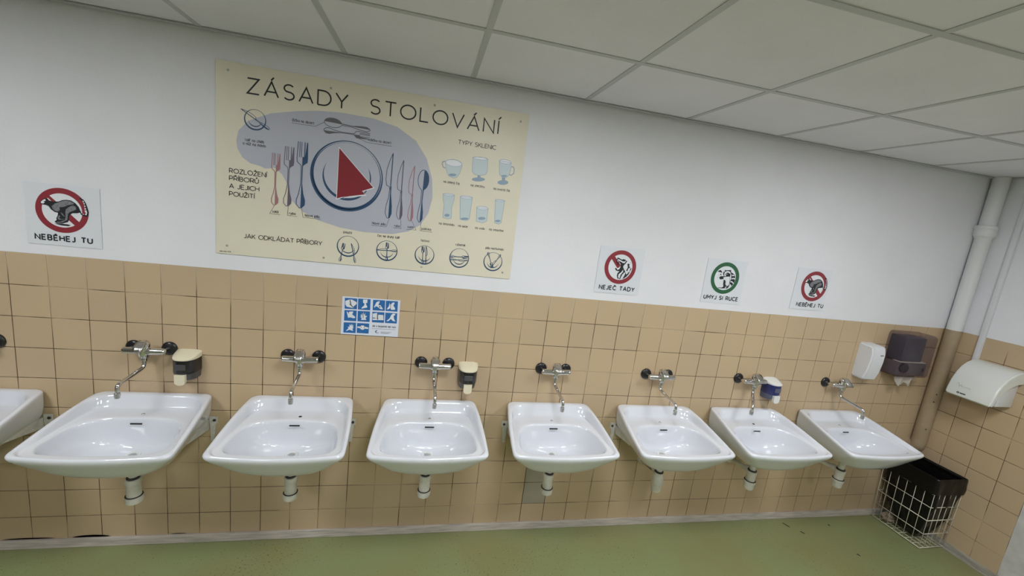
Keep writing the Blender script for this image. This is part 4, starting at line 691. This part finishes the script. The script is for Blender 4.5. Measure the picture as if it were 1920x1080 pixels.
# poster
p=ART['poster']; PW,PH=1.478,.888; th=.004
po=thing('poster','large cream wall poster about table manners with a red napkin on a plate','poster',(.851,-.0005,1.624))
obj('board',bx(0,PW,-th,0,0,PH),M['poster'],po)
layer('printed_blob',[p['blob']],M['lilac'],po,th+.0003)
o1,o2,o3,o4=th+.0006,th+.0009,th+.0012,th+.0015
for i,(s,x0,z0,x1,h,sw) in enumerate(p['text']):
    bm=bmesh.new()
    if i<2: text(bm,s,x0,z0,x1,h,sw,o2,gap=.30,space=.8); obj('title_word',bm,M['ink'],po)
    else: text(bm,s,x0,z0,x1,h if s[0].islower() or h<.02 else .020,sw,o2,gap=.2,space=.5); obj('lettering',bm,M['ink'],po)
for l in p['lines']: bm=bmesh.new(); ribbon(bm,l,.0014,o2); obj('pointer_line',bm,M['ink'],po)
# cutlery drawn along an axis (tip -> handle end)
def frame(a,b):
    a,b=Vector(a),Vector(b); d=b-a; L_=d.length; d.normalize(); nn=Vector((-d.y,d.x)); return lambda s,u:(tuple(a+d*(s*L_)+nn*(u*L_)))
def fork(a,b,bo,bf,off,lw,side=1,wd=1.0):
    f=frame(a,b); hw_=.068*wd
    out=[(0,-hw_),(.24,-hw_*1.15),(.30,-hw_*1.1),(.345,-.3*hw_),(.37,-.18*hw_),(.62,-.15*hw_),(.78,-.5*hw_),(.88,-.95*hw_),(.95,-.9*hw_),(1,-.3*hw_),(1,0)]
    ribbon(bo,[f(s,u*side) for s,u in out],lw,off)
    half=[(.30,0),(.22,0),(.22,hw_*.33),(0,hw_*.33),(0,hw_*.5),(.2,hw_*.55),(0,hw_*.85),(0,hw_*1.05),(.24,hw_*1.15),(.30,hw_*1.1),(.345,.3*hw_),(.37,.18*hw_),(.62,.15*hw_),(.78,.5*hw_),(.88,.95*hw_),(.95,.9*hw_),(1,.3*hw_),(1,0)]
    flat(bf,[f(s,u*side) for s,u in half],off+.0003)
    for u in (-.62,-.25): ribbon(bo,[f(0,u*hw_*side),f(.23,u*hw_*side)],lw*.9,off)
def knife(a,b,bo,bf,off,lw,side=-1,wd=1.0):
    f=frame(a,b); w_=.075*wd
    out=[(0,.0),(.12,.55*w_),(.25,.95*w_),(.40,1.05*w_),(.49,.85*w_),(.51,.25*w_),(.55,.12*w_),(.68,.25*w_),(.80,.62*w_),(.92,.7*w_),(.99,.3*w_),(1,0)]
    ribbon(bo,[f(s,-u*side) for s,u in out],lw,off); ribbon(bo,[f(0,0),f(.55,0)],lw*1.6,off)
    half=[(.5,0),(.5,.18*w_),(.62,.2*w_),(.80,.55*w_),(.92,.62*w_),(.99,.3*w_),(1,0)]
    flat(bf,[f(s,u*side) for s,u in half],off+.0003)
def spoon(a,b,bo,bf,off,lw,side=1):
    f=frame(a,b); w_=.105
    o_=[(.0,0)]+[(.19-.19*math.cos(PI*i/8),w_*math.sin(PI*i/8)) for i in range(1,8)]+[(.385,.02),(.6,.015),(.8,.045),(.93,.052),(1,.015),(1,0)]
    ribbon(bo,[f(s,-u*side) for s,u in o_],lw,off)
    flat(bf,[f(s,u*side) for s,u in o_],off+.0003)
def art_pair(name,fn,lw,m,a,b,**k):
    bo=bmesh.new(); bf=bmesh.new(); fn(a,b,bo,bf,o2,lw,**k)
    me=bpy.data.meshes.new('t'); bf.to_mesh(me); bf.free(); bo.from_mesh(me); return obj(name,bo,m,po)
for (a,b),m in zip(p['forks'],(M['rose'],M['mauve'],M['navy'],M['inkg'])): art_pair('printed_fork',fork,.0032,m,a,b)
for (a,b),m in zip(p['knives'],(M['navy'],M['mauve'],M['rose'])): art_pair('printed_knife',knife,.0028,m,a,b,side=1)
for (a,b),m in zip(p['spoons'],(M['navy'],M['inkg'])): art_pair('printed_spoon',spoon,.0030,m,a,b)
cx_,cz_,R_=p['plate']; cz_=.4455; R_=.1725
bm=bmesh.new(); ring_poly(bm,(cx_,cz_),R_-.0085,R_,o1,ec=(.0025,.0045)); ring_poly(bm,(cx_,cz_),R_-.0150,R_-.0095,o1,ec=(.001,.0048))
def crescent(bm,c,r,a0,a1,wmax,off,n=30):
    pts=arc(c[0],c[1],r,r,a0,a1,n); ribbon(bm,pts,[max(.0004,wmax*math.sin(PI*i/n)) for i in range(n+1)],off)
crescent(bm,(cx_,cz_),.112,150,350,.013,o1); crescent(bm,(cx_,cz_),.112,-25,28,.006,o1); obj('printed_plate',bm,M['navy'],po)
nap=p['napkin']; c0=Vector((sum(q[0] for q in nap)/3,sum(q[1] for q in nap)/3))
grow=lambda q,k:tuple(Vector(q)+(Vector(q)-c0).normalized()*k)
layer('napkin_border',[[grow(q,.007) for q in nap],[(a+.003,b-.003) for a,b in p['fold']],[ (a,b) for a,b in p['foldw']]],M['whitep'],po,o2); layer('printed_napkin',[nap,[(a-.004,b+.002) for a,b in p['fold']]],M['redp'],po,o3)
SP=[]
for i,(a,b,r) in enumerate(p['smallplates']):
    if i==5: r=.0475
    bm=bmesh.new()
    ring_poly(bm,(a,b),r-.0045,r,o1,40,ec=(.0005,.0026)); crescent(bm,(a,b),r*.62,190,350,.0050,o1,18)
    if i<5: bf=bmesh.new(); fork(*p['sforks'][i],bm,bf,o2,.0024); me=bpy.data.meshes.new('t'); bf.to_mesh(me); bf.free(); bm.from_mesh(me)
    bf=bmesh.new(); knife(*p['sknives'][i],bm,bf,o2,.0022); me=bpy.data.meshes.new('t'); bf.to_mesh(me); bf.free(); bm.from_mesh(me)
    obj('small_plate_drawing',bm,M['navy'],po)
WI=[[0],[1,2],[3,4,5],[6],[7],[8],[9]]
for i in range(7):
    gl=layer('printed_glass',[p['glass'][i]],M['lightblue'],po,o1); layer('rim_fill',[p['rims'][i]],M['whitep'],gl,o1+.00025)
    layer('shading',[p['water'][k] for k in WI[i]],M['waterp'],gl,o1+.0003 if i not in (1,2) else o1+.0001)
    bm=bmesh.new(); ribbon(bm,p['glass'][i],.0016,o3,closed=True); ribbon(bm,p['rims'][i],.0016,o3,closed=True)
    if i==0: ribbon(bm,p['handles'][0],.0045,o3)
    if i==2: ribbon(bm,p['handles'][1],.0045,o3)
    obj('outline',bm,M['waterp'],gl)
for a,b in p['screws']:
    bm=bmesh.new(); lathe(bm,[(.0055,th),(.005,th+.002),(.002,th+.003)],(a,0,b),axis='Y',n=12); obj('screw',bm,M['chromed'],po,smooth=True)
# signs
def sign(kind,c,label,word,tx0,tx1,col,w_=.287,h_=(-.162,.116),dx=0):
    s=thing('wall_sign',label,'sign',(c[0],-.0003,c[1]),'laminated animal signs above the tiles'); T_=.0012
    obj('sheet',bx(-w_/2+dx,w_/2+dx,-T_,0,h_[0],h_[1]),M['paper'],s)
    bm=bmesh.new(); ring_poly(bm,(0,0),0,.080,T_+.0002); obj('sign_face',bm,M['whitep'],s)
    bm=bmesh.new(); ring_poly(bm,(0,0),.0765,.101,T_+.0004)
    if kind!='raccoon': ribbon(bm,[(-.065,.065),(.065,-.065)] if kind=='runner' else [(-.065,.065),(.0,-.010)],.025,T_+.0005)
    obj('sign_ring',bm,col,s)
    a=ART[kind]
    obj('animal_drawing',polys(a['black'],T_+.0008),M['ink'],s)
    if 'grey' in a: obj('animal_fur',polys(a['grey'],T_+.0010),M['greyp'],s)
    obj('animal_highlights',polys(a['white'],T_+.0012),M['whitep'],s)
    if 'red' in a: obj('animal_mouth',polys(a['red'],T_+.0013),M['redp'],s)
    bm=bmesh.new(); text(bm,word,tx0,-.139,tx1,.0225,.0056,T_+.0006,gap=.33,space=.70); obj('lettering',bm,M['ink'],s)
sign('runner',(.227,1.754),'NEBĚHEJ TU sign at the far left, running striped-tail animal in a red ring','NEBĚHEJ TU',-.112,.112,M['signred'],dx=.004)
sign('lion',(2.989,1.754),'NEJEČ TADY sign with a roaring lion in a red ring','NEJEČ TADY',-.117,.116,M['signred'])
sign('raccoon',(3.708,1.752),'UMYJ SI RUCE sign with a raccoon in a green ring','UMYJ SI RUCE',-.126,.127,M['signgreen'])
sign('runner',(4.392,1.757),'smaller-looking NEBĚHEJ TU sign at the right end of the sign row','NEBĚHEJ TU',-.108,.112,M['signred'],w_=.27,dx=-.02)
# hand washing sheet
q=ART['hands']; hs=thing('hand_washing_poster','small white sheet of blue hand-washing pictures stuck on the tiles','poster',(1.443,-.0004,1.244)); T_=.001
obj('sheet',bx(0,.298,-T_,0,0,.2085),M['paper2'],hs)
for i,c_ in enumerate(q['cells']): pc=layer('picture_cell',[c_],M['bluep'],hs,T_+.0003); layer('hand_drawing',[q['white'][i]],M['whitep'],pc,T_+.0006)
layer('hand_shading',q['grey'],M['inkg'],hs,T_+.0009); layer('logo',q['logo'],M['navy'],hs,T_+.0004)
bm=bmesh.new()
for s,x0,z0,x1,h,sw in q['text']: text(bm,s,x0,z0-.004,x1,h,sw,T_+.0004,gap=.2)
for a,b in q['rules']: ribbon(bm,[a,b],.0014,T_+.0004)
obj('lettering',bm,M['inkg'],hs)
